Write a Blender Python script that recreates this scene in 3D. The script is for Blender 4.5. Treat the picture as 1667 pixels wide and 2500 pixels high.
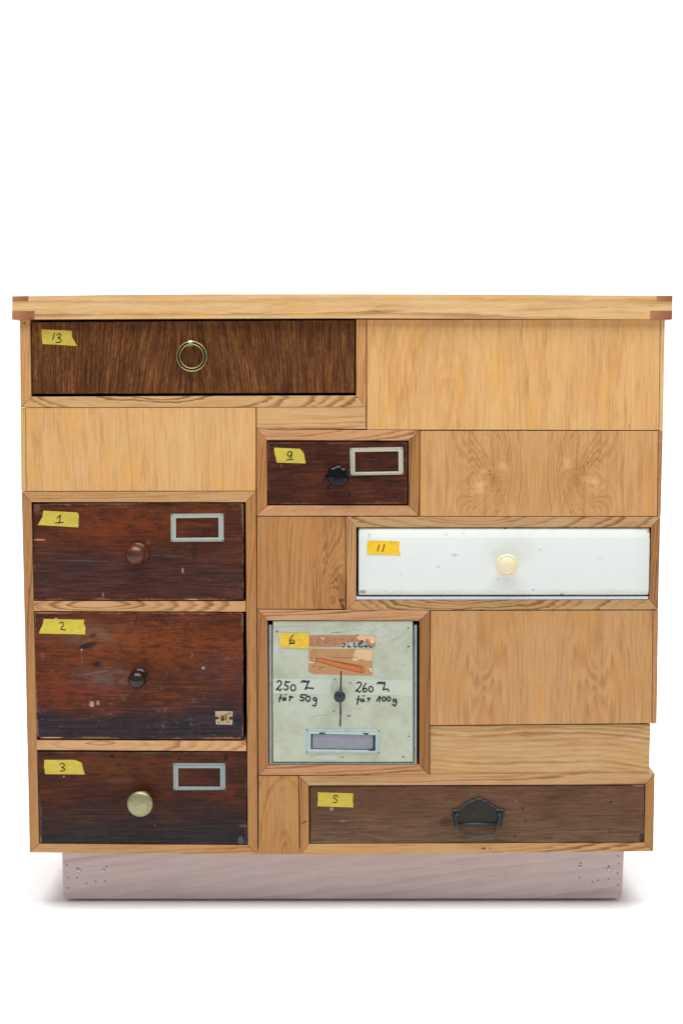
import bpy, bmesh, math, random
from mathutils import Vector
for o in list(bpy.data.objects): bpy.data.objects.remove(o)
SC = bpy.context.scene
COL = SC.collection
R = math.radians
random.seed(7)

# ------------------------------------------------------------------ camera
W, H = 1667.0, 2500.0
MMPX = 0.0007                        # metres per photo pixel on the cabinet front
CAM_D = 2.4
F = CAM_D / MMPX                     # focal length in photo pixels
TH = R(4.95)                         # camera looks slightly down
PLINTH_Y = 0.050
CAM_Z = (CAM_D + PLINTH_Y) * math.tan(TH + math.atan((2196 - H / 2) / F))
cam_d = bpy.data.cameras.new('camera'); cam = bpy.data.objects.new('camera', cam_d); COL.objects.link(cam)
cam.location = (0, -CAM_D, CAM_Z); cam.rotation_euler = (R(90) - TH, 0, 0)
cam_d.sensor_fit = 'HORIZONTAL'; cam_d.sensor_width = 36.0; cam_d.lens = 36.0 * F / W
cam_d.clip_start = 0.05; cam_d.clip_end = 100
SC.camera = cam

# ------------------------------------------------------------------ light
wd = bpy.data.worlds.new('World'); SC.world = wd; wd.use_nodes = True
bg = wd.node_tree.nodes['Background']
bg.inputs[0].default_value = (0.93, 0.97, 1.0, 1); bg.inputs[1].default_value = 0.42
def area(name, loc, target, sx, sy, watts, col=(1, 1, 1)):
    d = bpy.data.lights.new(name, 'AREA'); d.shape = 'RECTANGLE'; d.size = sx; d.size_y = sy
    d.energy = watts; d.color = col
    o = bpy.data.objects.new(name, d); COL.objects.link(o); o.location = loc
    o.rotation_euler = (Vector(target) - Vector(loc)).to_track_quat('-Z', 'Y').to_euler()
    return o
area('softbox_lamp', (0.05, -0.65, 3.3), (0.05, -0.45, 0.0), 3.4, 2.0, 156, (0.985, 0.995, 1.0))
area('backdrop_lamp', (0.0, 0.9, 3.6), (0.0, 3.4, 1.0), 5.0, 1.0, 120)
vs = SC.view_settings
vs.view_transform = 'Standard'; vs.look = 'None'; vs.exposure = 0; vs.gamma = 1
try: vs.use_curve_mapping = False
except Exception: pass
SC.render.engine = 'CYCLES'

# ------------------------------------------------------------------ photo measuring: pixel -> point on the plane y = const
CT, ST = math.cos(TH), math.sin(TH)
def P(px, py, y=0.0):
    cx, cy = px - W / 2, -(py - H / 2)
    dx, dy, dz = cx, F * CT + cy * ST, -F * ST + cy * CT
    t = (y + CAM_D) / dy
    return Vector((dx * t, y, CAM_Z + dz * t))
def crop(ox, oy, k): return lambda x, y: (ox + x / k, oy + y / k)

# ------------------------------------------------------------------ node helpers
class S:
    def __init__(s, nt, sock): s.nt, s.k = nt, sock
    def __add__(a, b): return op('ADD', a, b)
    def __radd__(a, b): return op('ADD', b, a, nt=a.nt)
    def __sub__(a, b): return op('SUBTRACT', a, b)
    def __rsub__(a, b): return op('SUBTRACT', b, a, nt=a.nt)
    def __mul__(a, b): return op('MULTIPLY', a, b)
    def __rmul__(a, b): return op('MULTIPLY', b, a, nt=a.nt)
    def __truediv__(a, b): return op('DIVIDE', a, b)
def setin(nt, sock, v):
    if isinstance(v, S): nt.links.new(v.k, sock)
    else: sock.default_value = v
def op(o, a, b=None, c=None, nt=None, clamp=False):
    nt = nt or a.nt
    n = nt.nodes.new('ShaderNodeMath'); n.operation = o; n.use_clamp = clamp
    for i, v in enumerate((a, b, c)):
        if v is not None: setin(nt, n.inputs[i], v)
    return S(nt, n.outputs[0])
def vec(nt, x, y, z):
    n = nt.nodes.new('ShaderNodeCombineXYZ')
    for i, v in enumerate((x, y, z)): setin(nt, n.inputs[i], v)
    return S(nt, n.outputs[0])
def noise(nt, x, y, z, detail=2.0, rough=0.5, dist=0.0):
    n = nt.nodes.new('ShaderNodeTexNoise'); n.noise_dimensions = '3D'
    n.inputs['Scale'].default_value = 1.0; n.inputs['Detail'].default_value = detail
    n.inputs['Roughness'].default_value = rough; n.inputs['Distortion'].default_value = dist
    nt.links.new(vec(nt, x, y, z).k, n.inputs['Vector'])
    return S(nt, n.outputs[0])
def smooth(v, a, b):                       # 0 below a, 1 above b
    n = v.nt.nodes.new('ShaderNodeMapRange'); n.interpolation_type = 'SMOOTHSTEP'
    setin(v.nt, n.inputs[0], v); n.inputs[1].default_value = a; n.inputs[2].default_value = b
    n.inputs[3].default_value = 0; n.inputs[4].default_value = 1
    return S(v.nt, n.outputs[0])
def lin(c): return tuple(((x / 255) / 12.92 if x / 255 <= 0.04045 else ((x / 255 + 0.055) / 1.055) ** 2.4) for x in c[:3])
ALB = 0.875                           # surface reflectance against the colour seen under these lamps
def rgb(c, k=1.0): return tuple(min(1, x * k * ALB) for x in lin(c)) + (1.0,)
def mix(nt, f, a, b, mode='MIX'):
    n = nt.nodes.new('ShaderNodeMix'); n.data_type = 'RGBA'; n.blend_type = mode
    setin(nt, n.inputs[0], f)
    for i, v in ((6, a), (7, b)): setin(nt, n.inputs[i], v)
    return S(nt, n.outputs[2])
def ramp(v, stops):
    n = v.nt.nodes.new('ShaderNodeValToRGB'); e = n.color_ramp.elements
    while len(e) < len(stops): e.new(0.5)
    for i, (p, c) in enumerate(stops): e[i].position = p; e[i].color = c
    v.nt.links.new(v.k, n.inputs[0]); return S(v.nt, n.outputs[0])
def newmat(name):
    m = bpy.data.materials.new(name); m.use_nodes = True; nt = m.node_tree
    b = nt.nodes['Principled BSDF']
    tc = nt.nodes.new('ShaderNodeTexCoord'); sp = nt.nodes.new('ShaderNodeSeparateXYZ')
    nt.links.new(tc.outputs['Object'], sp.inputs[0])
    return m, nt, b, S(nt, sp.outputs[0]), S(nt, sp.outputs[1]), S(nt, sp.outputs[2])
def bump(nt, b, h, strength=0.2, dist=0.001):
    n = nt.nodes.new('ShaderNodeBump'); n.inputs['Strength'].default_value = strength; n.inputs['Distance'].default_value = dist
    nt.links.new(h.k, n.inputs['Height']); nt.links.new(n.outputs[0], b.inputs['Normal'])

def marks(nt, col, X, Z, spots, seed):
    """marks with a shape of their own: (x, z, rx, rz, colour, strength[, angle])"""
    for i, sp in enumerate(spots):
        x0, z0, rx, rz, c, st = sp[:6]; an = sp[6] if len(sp) > 6 else 0
        dx, dz = X - x0, Z - z0
        if an:
            ca, sa = math.cos(an), math.sin(an)
            dx, dz = dx * ca + dz * sa, dz * ca - dx * sa
        dx = dx / rx; dz = dz / rz
        d = op('SQRT', dx * dx + dz * dz)
        w = noise(nt, X * 350.0, Z * 350.0, seed + i * 3.1, 2.0)
        k = smooth(d + (w - 0.5) * 0.9, 1.05, 0.55) if False else op('SUBTRACT', 1.0, smooth(d + (w - 0.5) * 0.9, 0.6, 1.1), nt=nt)
        col = mix(nt, k * st, col, rgb(c))
    return col

def glows(nt, col, X, Z, softs, seed):
    """broad soft-edged stains and rubbed areas: (x, z, rx, rz, colour, strength)"""
    for i, (x0, z0, rx, rz, c, st) in enumerate(softs):
        dx, dz = (X - x0) / rx, (Z - z0) / rz
        w = noise(nt, X * 45.0, Z * 110.0, seed + 50 + i * 2.3, 4.0, 0.65)
        k = op('EXPONENT', (dx * dx + dz * dz) * -1.0) * smooth(w, 0.30, 0.62)
        col = mix(nt, k * st, col, rgb(c))
    return col
def oak(name, c, axis, seed, spacing=0.0048, u0=0.03, d0=0.02, slope=0.10, ring=0.5, fibre=0.5, tone=0.5, warp=1.0,
        bumps=(), mirror=None, spots=(), flecks=None, hue=0.6, contrast=1.0, rough=0.5, scale_v=1.0, fig=0.0, tilt=0.0, soft=False, jit=1.0, softs=()):
    m, nt, b, X, Y, Z = newmat(name)
    U, V = (X, Z) if axis == 'v' else (Z, X)
    U = U + Y * 0.83
    if tilt: U = U + V * tilt
    if mirror is not None: U = op('ABSOLUTE', U - mirror)
    wob = noise(nt, U * 5.0, V * 1.6 * scale_v, seed, 2.0) - 0.5
    wob2 = noise(nt, U * 26.0, V * 7.0 * scale_v, seed + 9.0, 2.0) - 0.5
    f = U + wob * (0.035 * warp) + wob2 * (0.006 * warp)
    dd = V * slope + d0
    a = f - u0
    r = op('SQRT', a * a + dd * dd) / spacing
    fg = None
    for (du, dv, su, sv, amp) in bumps:
        x1 = (U - du) / su; x2 = (V - dv) / sv
        g = op('EXPONENT', (x1 * x1 + x2 * x2 + wob2 * 0.8) * -1.0)
        r = r + g * amp
        x3 = (U - du) / (su * 1.7); x4 = (V - dv) / (sv * 1.5); g2 = op('EXPONENT', (x3 * x3 + x4 * x4) * -1.0)
        fg = g2 if fg is None else op('MAXIMUM', fg, g2)
    fi = noise(nt, U * 250.0, V * 10.0 * scale_v, seed + 2.0, 3.0, 0.62)
    fi2 = noise(nt, U * 560.0, V * 26.0, seed + 4.0, 2.0, 0.6)
    r = r + (fi - 0.5) * (1.0 * jit) + (fi2 - 0.5) * (0.6 * jit)
    t = op('FRACT', r)
    pore = smooth(t, 0.25, 0.85) * (1.0 - smooth(t, 0.86, 1.0))
    rid = noise(nt, op('FLOOR', r) * 0.73, seed, 0.3, 0.0)         # each ring its own strength
    if soft:
        pore = 0.5 - op('COSINE', t * 6.2832) * 0.5
        rv = pore * (smooth(rid, 0.25, 0.75) * 0.8 + 0.35) * (fi2 * 1.5 + 0.25)
    else: rv = pore * (smooth(rid, 0.30, 0.72) * 1.35 + 0.05) * (fi2 * 1.3 + 0.35)
    tn = noise(nt, U * 20.0, V * 4.0, seed + 6.0, 3.0, 0.55)
    st = noise(nt, U * 85.0 + wob2 * 1.5, V * 8.0, seed + 7.0, 3.0, 0.6)
    pr = smooth(noise(nt, U * 800.0, V * 55.0, seed + 5.0, 1.0), 0.58, 0.74)
    if fig and fg is not None: rv = rv * (fg * (fig / ring) + 1.0)
    mm = 0.60 - rv * (0.70 * ring) + (fi - 0.5) * (1.0 * fibre) + (fi2 - 0.5) * (1.15 * fibre) + (st - 0.5) * (1.0 * tone) + (tn - 0.5) * (0.7 * tone) - pr * 0.16 * fibre
    mm = (mm - 0.5) * contrast + 0.5
    dk = (c[0] * 0.70, c[1] * 0.61, c[2] * 0.52) if hue else (c[0] * 0.72, c[1] * 0.66, c[2] * 0.66); md = (c[0] * 0.93, c[1] * 0.88, c[2] * 0.82) if hue else (c[0] * .94, c[1] * .92, c[2] * .92)
    lt = (min(255, c[0] * 1.045), min(255, c[1] * 1.08), min(255, c[2] * 1.14))
    col = ramp(mm, [(0.0, rgb(dk)), (0.40, rgb(md)), (0.60, rgb(c)), (0.95, rgb(lt))])
    hn = smooth(noise(nt, U * 52.0 + wob2, V * 8.5, seed + 12.0, 3.0, 0.6), 0.47, 0.68)
    orange = (min(255, c[0] * 1.03), c[1] * 0.955, c[2] * 0.74)
    col = mix(nt, hn * hue, col, rgb(orange))
    hn2 = smooth(noise(nt, U * 46.0, V * 7.5, seed + 17.0, 3.0, 0.6), 0.48, 0.70)
    pink = (c[0] * 0.95, c[1] * 0.925, c[2] * 0.97)
    col = mix(nt, hn2 * (hue * 0.8), col, rgb(pink))
    if flecks:
        ca, sa = math.cos(flecks), math.sin(flecks)
        p, q = X * ca + Z * sa, Z * ca - X * sa
        fl = smooth(noise(nt, p * 55.0, q * 520.0, seed + 20.0, 1.0), 0.60, 0.68)
        col = mix(nt, fl * 0.55, col, rgb((min(255, c[0] * 1.18), min(255, c[1] * 1.25), min(255, c[2] * 1.35))))
    col = glows(nt, col, X, Z, softs, seed)
    col = marks(nt, col, X, Z, spots, seed)
    nt.links.new(col.k, b.inputs['Base Color'])
    b.inputs['Roughness'].default_value = rough; b.inputs['Specular IOR Level'].default_value = 0.3
    bump(nt, b, fi * 0.6 + rv * -0.5 - pr * 0.4, 0.25, 0.0006)
    return m

def stained(name, seed, hx, hz, cols, axis='h', spots=(), patch=0.5, scuff=0.5, wear=0.5, bottom=None, fan=None, rough=0.42, streak=1.0, spec=0.12, topwear=0.0, softs=()):
    """old dark stained drawer front; cols = (deep, mid, warm, scuff, wearcolour)"""
    m, nt, b, X, Y, Z = newmat(name)
    U, V = (X, Z) if axis == 'v' else (Z, X)
    U = U + Y * 0.83
    if fan:
        u0, k, s1, s2 = fan
        a = U - u0
        lean = op('TANH', a / s1) * op('EXPONENT', (a / s2) * (a / s2) * -1.0)
        U = U - lean * V * -k
    wob = noise(nt, U * 9.0, V * 4.0, seed, 2.0) - 0.5
    U = U + wob * 0.012
    fi = noise(nt, U * (380.0 if fan else 250.0), V * (12.0 if fan else 14.0), seed + 2.0, 3.0, 0.65)
    fi2 = noise(nt, U * (700.0 if fan else 480.0), V * (90.0 if fan else 50.0), seed + 4.0, 2.0, 0.6)
    pt = noise(nt, U * 20.0, V * 9.0, seed + 6.0, 5.0, 0.66)
    mm = 0.45 + (fi - 0.5) * (1.25 * streak) + (fi2 - 0.5) * (0.65 * streak) + (pt - 0.5) * (1.9 * patch)
    col = ramp(mm, [(0.12, rgb(cols[0])), (0.45, rgb(cols[1])), (0.85, rgb(cols[2]))])
    col = glows(nt, col, X, Z, softs, seed)
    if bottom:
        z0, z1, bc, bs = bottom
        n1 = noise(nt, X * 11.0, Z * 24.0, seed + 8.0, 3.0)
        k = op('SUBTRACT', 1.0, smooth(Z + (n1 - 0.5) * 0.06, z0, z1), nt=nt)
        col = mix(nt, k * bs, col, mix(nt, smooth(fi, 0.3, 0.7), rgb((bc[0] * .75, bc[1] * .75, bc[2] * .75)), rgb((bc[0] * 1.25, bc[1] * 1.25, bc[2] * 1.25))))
    sc = smooth(noise(nt, X * 60.0, Z * 75.0, seed + 11.0, 5.0, 0.72), 0.52, 0.72) * smooth(noise(nt, X * 7.0, Z * 9.0, seed + 13.0, 2.0), 0.40, 0.66)
    col = mix(nt, sc * scuff, col, rgb(cols[3]))
    dk = smooth(noise(nt, X * 75.0, Z * 110.0, seed + 15.0, 4.0, 0.7), 0.62, 0.74)
    col = mix(nt, dk * 0.7, col, rgb((cols[0][0] * .6, cols[0][1] * .6, cols[0][2] * .75)))
    sp = smooth(noise(nt, X * 230.0, Z * 230.0, seed + 19.0, 1.0), 0.735, 0.78)
    col = mix(nt, sp * scuff * 0.8, col, rgb((cols[3][0] * 1.35, cols[3][1] * 1.35, cols[3][2] * 1.3)))
    ex = op('SUBTRACT', hx, op('ABSOLUTE', X), nt=nt); ez = op('SUBTRACT', hz, op('ABSOLUTE', Z), nt=nt)
    e = op('MINIMUM', ex, ez)
    if topwear: e = op('MINIMUM', e, op('SUBTRACT', hz - topwear, Z, nt=nt))
    wn = noise(nt, X * 130.0, Z * 130.0, seed + 21.0, 3.0, 0.6); wl = noise(nt, X * 13.0, Z * 13.0, seed + 23.0, 2.0)
    we = (1.0 - smooth(e + (wn - 0.5) * 0.008 - (wl - 0.45) * 0.016, -0.0006, 0.0016)) * wear
    col = mix(nt, we, col, rgb(cols[4]))
    col = marks(nt, col, X, Z, spots, seed)
    nt.links.new(col.k, b.inputs['Base Color'])
    ro = 0.0 + (pt * 0.3) + (rough - 0.12)
    nt.links.new(ro.k, b.inputs['Roughness']); b.inputs['Specular IOR Level'].default_value = spec
    bump(nt, b, fi * 0.7 + sc * 0.4 + dk * -0.5, 0.3, 0.0007)
    return m

def plain(name, c, rough=0.5, metal=0.0, spec=0.4, var=0.12, sc=(120, 120), dirt=None, seed=1.0, coat=0.0, dirt_amt=0.6, dth=(0.52, 0.72)):
    m, nt, b, X, Y, Z = newmat(name)
    n1 = noise(nt, X * sc[0], (Z + Y) * sc[1], seed, 4.0, 0.6)
    col = mix(nt, n1, rgb([x * (1 - var) for x in c]), rgb([min(255, x * (1 + var)) for x in c]))
    if dirt:
        n2 = smooth(noise(nt, X * sc[0] * 0.6, (Z + Y) * sc[1] * 0.6, seed + 5.0, 5.0, 0.65), dth[0], dth[1])
        col = mix(nt, n2 * dirt_amt, col, rgb(dirt))
    nt.links.new(col.k, b.inputs['Base Color'])
    b.inputs['Roughness'].default_value = rough; b.inputs['Metallic'].default_value = metal
    b.inputs['Specular IOR Level'].default_value = spec; b.inputs['Coat Weight'].default_value = coat
    bump(nt, b, n1, 0.12, 0.0005)
    return m

# ------------------------------------------------------------------ mesh helpers
KEEP = []
def obj(name, bm, mats, parent=None, loc=(0, 0, 0), label=None, smooth_sh=False):
    me = bpy.data.meshes.new(name)
    if KEEP: KEEP.clear()
    else: bmesh.ops.recalc_face_normals(bm, faces=bm.faces[:])
    bm.to_mesh(me); bm.free()
    for mt in (mats if isinstance(mats, (list, tuple)) else [mats]): me.materials.append(mt)
    if smooth_sh:
        for p in me.polygons: p.use_smooth = True
    o = bpy.data.objects.new(name, me); COL.objects.link(o); o.location = loc
    if parent is not None:
        o.parent = parent
        o.location = Vector(loc) - WORLD(parent)
    if label: o['label'] = label
    return o
def WORLD(o):
    v = Vector(o.location)
    while o.parent: o = o.parent; v += Vector(o.location)
    return v
def inset(pts, g):
    """move each edge of a convex outline inwards by g (x,z plane)"""
    n = len(pts); out = []
    ar = sum(pts[i][0] * pts[(i + 1) % n][1] - pts[(i + 1) % n][0] * pts[i][1] for i in range(n))
    sg = 1 if ar > 0 else -1
    gs = g if isinstance(g, (list, tuple)) else [g] * n
    L = []
    for i in range(n):
        (x0, y0), (x1, y1) = pts[i], pts[(i + 1) % n]
        dx, dy = x1 - x0, y1 - y0; l = math.hypot(dx, dy) or 1e-9
        nx, ny = -dy / l * sg, dx / l * sg
        L.append((x0 + nx * gs[i], y0 + ny * gs[i], dx / l, dy / l))
    for i in range(n):
        ax, ay, adx, ady = L[i - 1]; bx, by, bdx, bdy = L[i]
        det = adx * bdy - ady * bdx
        if abs(det) < 1e-6: out.append((bx, by)); continue
        t = ((bx - ax) * bdy - (by - ay) * bdx) / det
        out.append((ax + adx * t, ay + ady * t))
    return out
def xz(pts, y=0.0): return [(P(a, b, y).x, P(a, b, y).z) for a, b in pts]
def prism_bm(pts, y0, y1, bev=0.0006, seg=2, org=None):
    """pts (x,z) outline; front at y0 (towards camera), back at y1"""
    bm = bmesh.new()
    cx, cz = org
    fv = [bm.verts.new((x - cx, 0, z - cz)) for x, z in pts]; bv = [bm.verts.new((x - cx, y1 - y0, z - cz)) for x, z in pts]
    bm.faces.new(fv); bm.faces.new(bv[::-1]); n = len(pts)
    for i in range(n): bm.faces.new((fv[i], bv[i], bv[(i + 1) % n], fv[(i + 1) % n]))
    if bev:
        ed = [e for e in bm.edges if e.verts[0] in fv and e.verts[1] in fv]
        bmesh.ops.bevel(bm, geom=ed, offset=bev, segments=seg, profile=0.5, affect='EDGES')
    return bm
def cen(pts): return (sum(p[0] for p in pts) / len(pts), sum(p[1] for p in pts) / len(pts))
def mid(pts):
    xs = [p[0] for p in pts]; zs = [p[1] for p in pts]; return ((min(xs) + max(xs)) / 2, (min(zs) + max(zs)) / 2)
def prism(name, px, y0, depth, mat, parent, gap=0.00035, bev=0.0006, label=None, seg=2, isworld=False):
    pts = px if isworld else xz(px, y0)
    org = mid(pts)
    if gap: pts = inset(pts, gap)
    return obj(name, prism_bm(pts, y0, y0 + depth, bev, seg, org), mat, parent, (org[0], y0, org[1]), label)
def loc_of(px, org_px, y=0.0):
    a, b = P(px[0], px[1], y), P(org_px[0], org_px[1], y); return a.x - b.x, a.z - b.z
def lathe_bm(prof, n=40, bm=None, off=(0, 0, 0), lobes=0, lobe_amp=0.0, lobe_from=99, ph=0.0, mi=None):
    """prof (radius, height towards the camera) from base to tip"""
    bm = bm or bmesh.new(); rings = []
    for j, (r, h) in enumerate(prof):
        if r < 1e-6: rings.append([bm.verts.new((off[0], off[1] - h, off[2]))]); continue
        k = lobe_amp if lobes and j >= lobe_from else 0
        rings.append([bm.verts.new((off[0] + r * (1 + k * math.cos(lobes * (a * 2 * math.pi / n - ph))) * math.sin(a * 2 * math.pi / n), off[1] - h, off[2] + r * (1 + k * math.cos(lobes * (a * 2 * math.pi / n - ph))) * math.cos(a * 2 * math.pi / n))) for a in range(n)])
    for j in range(len(rings) - 1):
        A, B = rings[j], rings[j + 1]
        for i in range(n):
            if len(A) > 1 and len(B) > 1: f = bm.faces.new((A[i], A[(i + 1) % n], B[(i + 1) % n], B[i]))
            elif len(B) == 1 and len(A) > 1: f = bm.faces.new((A[i], A[(i + 1) % n], B[0]))
            else: continue
            if mi: f.material_index = mi(j)
    return bm
def spline(pts, sub=6, closed=False):
    n = len(pts)
    if n < 3: return list(pts)
    out = []
    rng = range(n) if closed else range(n - 1)
    for i in rng:
        p0 = pts[(i - 1) % n] if closed or i > 0 else pts[0]; p1 = pts[i]; p2 = pts[(i + 1) % n]
        p3 = pts[(i + 2) % n] if closed or i + 2 < n else pts[-1]
        for s in range(sub):
            t = s / sub
            out.append(tuple(0.5 * (2 * p1[k] + (p2[k] - p0[k]) * t + (2 * p0[k] - 5 * p1[k] + 4 * p2[k] - p3[k]) * t * t + (3 * p1[k] - p0[k] - 3 * p2[k] + p3[k]) * t ** 3) for k in range(len(p1))))
    if not closed: out.append(tuple(pts[-1]))
    return out
def ell(cx, cy, rx, ry, n=16): return [(cx + rx * math.cos(2 * math.pi * i / n), cy + ry * math.sin(2 * math.pi * i / n)) for i in range(n + 1)]
def ribbon(bm, pts, w, y, org, mi=0, taper=True):
    """flat ink stroke, pts world (x,z); round-ish ends"""
    n = len(pts); prev = None
    for i, (x, z) in enumerate(pts):
        a = pts[max(0, i - 1)]; b = pts[min(n - 1, i + 1)]
        dx, dz = b[0] - a[0], b[1] - a[1]; l = math.hypot(dx, dz) or 1e-9
        ww = w * 0.5 * (0.7 if taper and i in (0, n - 1) else 1.0) * (1 + 0.10 * math.sin(i * 1.7))
        nx, nz = -dz / l * ww, dx / l * ww
        q = (bm.verts.new((x + nx - org[0], y - org[1], z + nz - org[2])), bm.verts.new((x - nx - org[0], y - org[1], z - nz - org[2])))
        if prev:
            f = bm.faces.new((prev[0], prev[1], q[1], q[0])); f.material_index = mi; f.normal_update()
            if f.normal.y > 0: f.normal_flip()
        prev = q
def tube(bm, pts, r, n=10, closed=False, flat=1.0, mi=0):
    """round bar along 3D points"""
    m = len(pts); rings = []
    for i, p in enumerate(pts):
        a = pts[(i - 1) % m] if closed or i > 0 else pts[0]; b = pts[(i + 1) % m] if closed or i < m - 1 else pts[-1]
        t = (Vector(b) - Vector(a)).normalized(); u = t.cross(Vector((0, 1, 0)))
        u = u.normalized() if u.length > 1e-4 else Vector((1, 0, 0)); v = t.cross(u).normalized()
        rr = r[i] if isinstance(r, (list, tuple)) else r
        rings.append([bm.verts.new(Vector(p) + u * (rr * math.cos(2 * math.pi * k / n)) + v * (rr * flat * math.sin(2 * math.pi * k / n))) for k in range(n)])
    for i in range(m if closed else m - 1):
        A, B = rings[i], rings[(i + 1) % m]
        for k in range(n):
            f = bm.faces.new((A[k], A[(k + 1) % n], B[(k + 1) % n], B[k])); f.material_index = mi
    if not closed:
        for e in (rings[0][::-1], rings[-1]):
            f = bm.faces.new(e); f.material_index = mi
    return bm
def sheet(bm, pts, y, org, th=0.0002, mi=0):
    """thin sheet (paper, tape) with a little thickness; pts world (x,z), front at y"""
    fv = [bm.verts.new((x - org[0], y - org[1], z - org[2])) for x, z in pts]; bv = [bm.verts.new((x - org[0], y + th - org[1], z - org[2])) for x, z in pts]
    f = bm.faces.new(fv); f.normal_update(); f.material_index = mi
    if f.normal.y > 0: f.normal_flip()
    n = len(pts)
    for i in range(n):
        s = bm.faces.new((fv[i], fv[(i + 1) % n], bv[(i + 1) % n], bv[i])); s.material_index = mi

# ------------------------------------------------------------------ setting: white sweep
def tagged(o, **k):
    for a, v in k.items(): o[a] = v
    return o
mw, ntw, bw, Xw, Yw, Zw = newmat('white_paper_sweep')
bw.inputs['Base Color'].default_value = (0.955, 0.955, 0.955, 1); bw.inputs['Roughness'].default_value = 0.9; bw.inputs['Specular IOR Level'].default_value = 0.1
bm = bmesh.new(); FL = -0.0045; prof = [(-7, FL), (2.2, FL)] + [(2.2 + 1.2 * math.sin(a), 1.2 - 1.2 * math.cos(a) + FL) for a in [R(x) for x in range(6, 91, 6)]] + [(3.4, 4.5)]
rows = [(bm.verts.new((-7, y, z)), bm.verts.new((7, y, z))) for y, z in prof]
for i in range(len(rows) - 1): bm.faces.new((rows[i][0], rows[i][1], rows[i + 1][1], rows[i + 1][0]))
tagged(obj('backdrop', bm, mw, smooth_sh=True), kind='structure', label='seamless white floor and backdrop sweep')

# ------------------------------------------------------------------ the chest
chest = bpy.data.objects.new('chest_of_drawers', None); COL.objects.link(chest); chest.location = (0, 0.2, 0)
chest['label'] = 'light oak chest of drawers assembled from mismatched salvaged drawers with numbered yellow tapes'
chest['category'] = 'chest of drawers'
DEP = 0.40

# worktop -----------------------------------------------------------
TY = -0.009
m = oak('oak_worktop', (222, 182, 128), 'h', 3.0, spacing=0.0115, u0=-0.05, d0=0.02, slope=0.05, ring=0.55, fibre=0.6, tone=0.7, warp=0.9, hue=0.55, tilt=-0.02, scale_v=0.5)
top = [(29.5, 722.5), (250, 719.5), (500, 717.8), (833, 717.4), (1250, 718.6), (1641.5, 721.2), (1640.5, 779), (1250, 777.6), (833, 776), (500, 776.8), (250, 778), (29, 779.3)]
pts = xz(top, TY)
worktop = prism('worktop', pts, TY, 0.435, m, chest, gap=0, bev=0.0012, isworld=True, label='oak worktop with light horizontal grain')
eg = oak('oak_end_grain', (180, 124, 86), 'h', 5.0, spacing=0.0014, u0=0.0, d0=0.6, slope=0.02, ring=0.5, fibre=0.5, tone=0.3, hue=0.2, contrast=0.8)
for q in ([(29.5, 722.3), (69.5, 721.6), (69.5, 735), (29.4, 735.8)], [(29.2, 758), (84.5, 758), (84.5, 779), (28.9, 779.6)],
          [(1602.4, 720.8), (1641.7, 721.0), (1641.5, 736), (1602.4, 735.4)], [(1586.4, 757.2), (1641.2, 757.6), (1640.7, 779.3), (1586.4, 779.2)]):
    prism('joint_block', q, TY - 0.0003, 0.02, eg, worktop, gap=0.0, bev=0.0008)

# drawer frames -------------------------------------------------------
def frame(outer, inner, specs, skip_top=False, depth=DEP, y=0.0):
    """outer/inner: TL TR BR BL in photo pixels; specs: (top, right, bottom, left) oak keyword dicts"""
    o, i = outer, inner
    quads = [('frame_rail', [o[0], o[1], i[1], i[0]], 'h'), ('frame_stile', [o[1], o[2], i[2], i[1]], 'v'),
             ('frame_rail', [o[2], o[3], i[3], i[2]], 'h'), ('frame_stile', [o[3], o[0], i[0], i[3]], 'v')]
    for k, (nm, q, ax) in enumerate(quads):
        if k == 0 and skip_top: continue
        sp = dict(specs[k]); c = sp.pop('c'); sd = random.uniform(10, 90)
        mt = oak('oak_' + nm, c, ax, sd, **sp)
        prism(nm, q, y + random.uniform(-0.0002, 0.0002), depth, mt, chest, gap=[0.0005, 0.00018, 0.0002, 0.00018], bev=0.0005)
def sp(c, **k):
    d = dict(c=c, spacing=0.0046, u0=0.017, d0=0.012, slope=0.06, ring=0.6, fibre=0.5, tone=0.55, warp=0.5, hue=0.35); d.update(k); return d

# frame of drawer 13 (no rail on top, the worktop closes it)
frame([(47.5, 779), (895, 779), (894, 993.5), (49.5, 995)], [(73.5, 779), (869.5, 779), (869, 965), (75.5, 968)],
      [None, sp((208, 152, 98)), sp((208, 165, 112), slope=0.18, warp=1.5, ring=0.95, scale_v=2.2), sp((208, 157, 103), spots=[(0.0, 0.068, 0.0017, 0.0017, (40, 20, 10), 1.0)])], skip_top=True)
# frame of drawer 9
frame([(625.8, 1047), (1025, 1050), (1023.4, 1260), (626.3, 1260)], [(651.7, 1074.5), (997.5, 1075.5), (997.5, 1234.8), (652, 1234)],
      [sp((205, 154, 108), slope=0.16, warp=1.2), sp((172, 122, 70), ring=0.9), sp((196, 144, 100), flecks=0.6, ring=0.3), sp((184, 128, 78))])
# frame of drawer 11
frame([(844, 1261), (1612.5, 1261), (1607, 1489), (844.5, 1490.5)], [(870, 1287.5), (1590, 1287.5), (1584.5, 1463.8), (869.5, 1464.5)],
      [sp((192, 152, 106), slope=0.2, warp=1.3, ring=0.9, scale_v=2.0), sp((168, 118, 72), tone=0.3), sp((188, 148, 100), slope=0.2, warp=1.7, ring=1.0, scale_v=2.6), sp((198, 147, 98), tone=0.3)])
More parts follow.
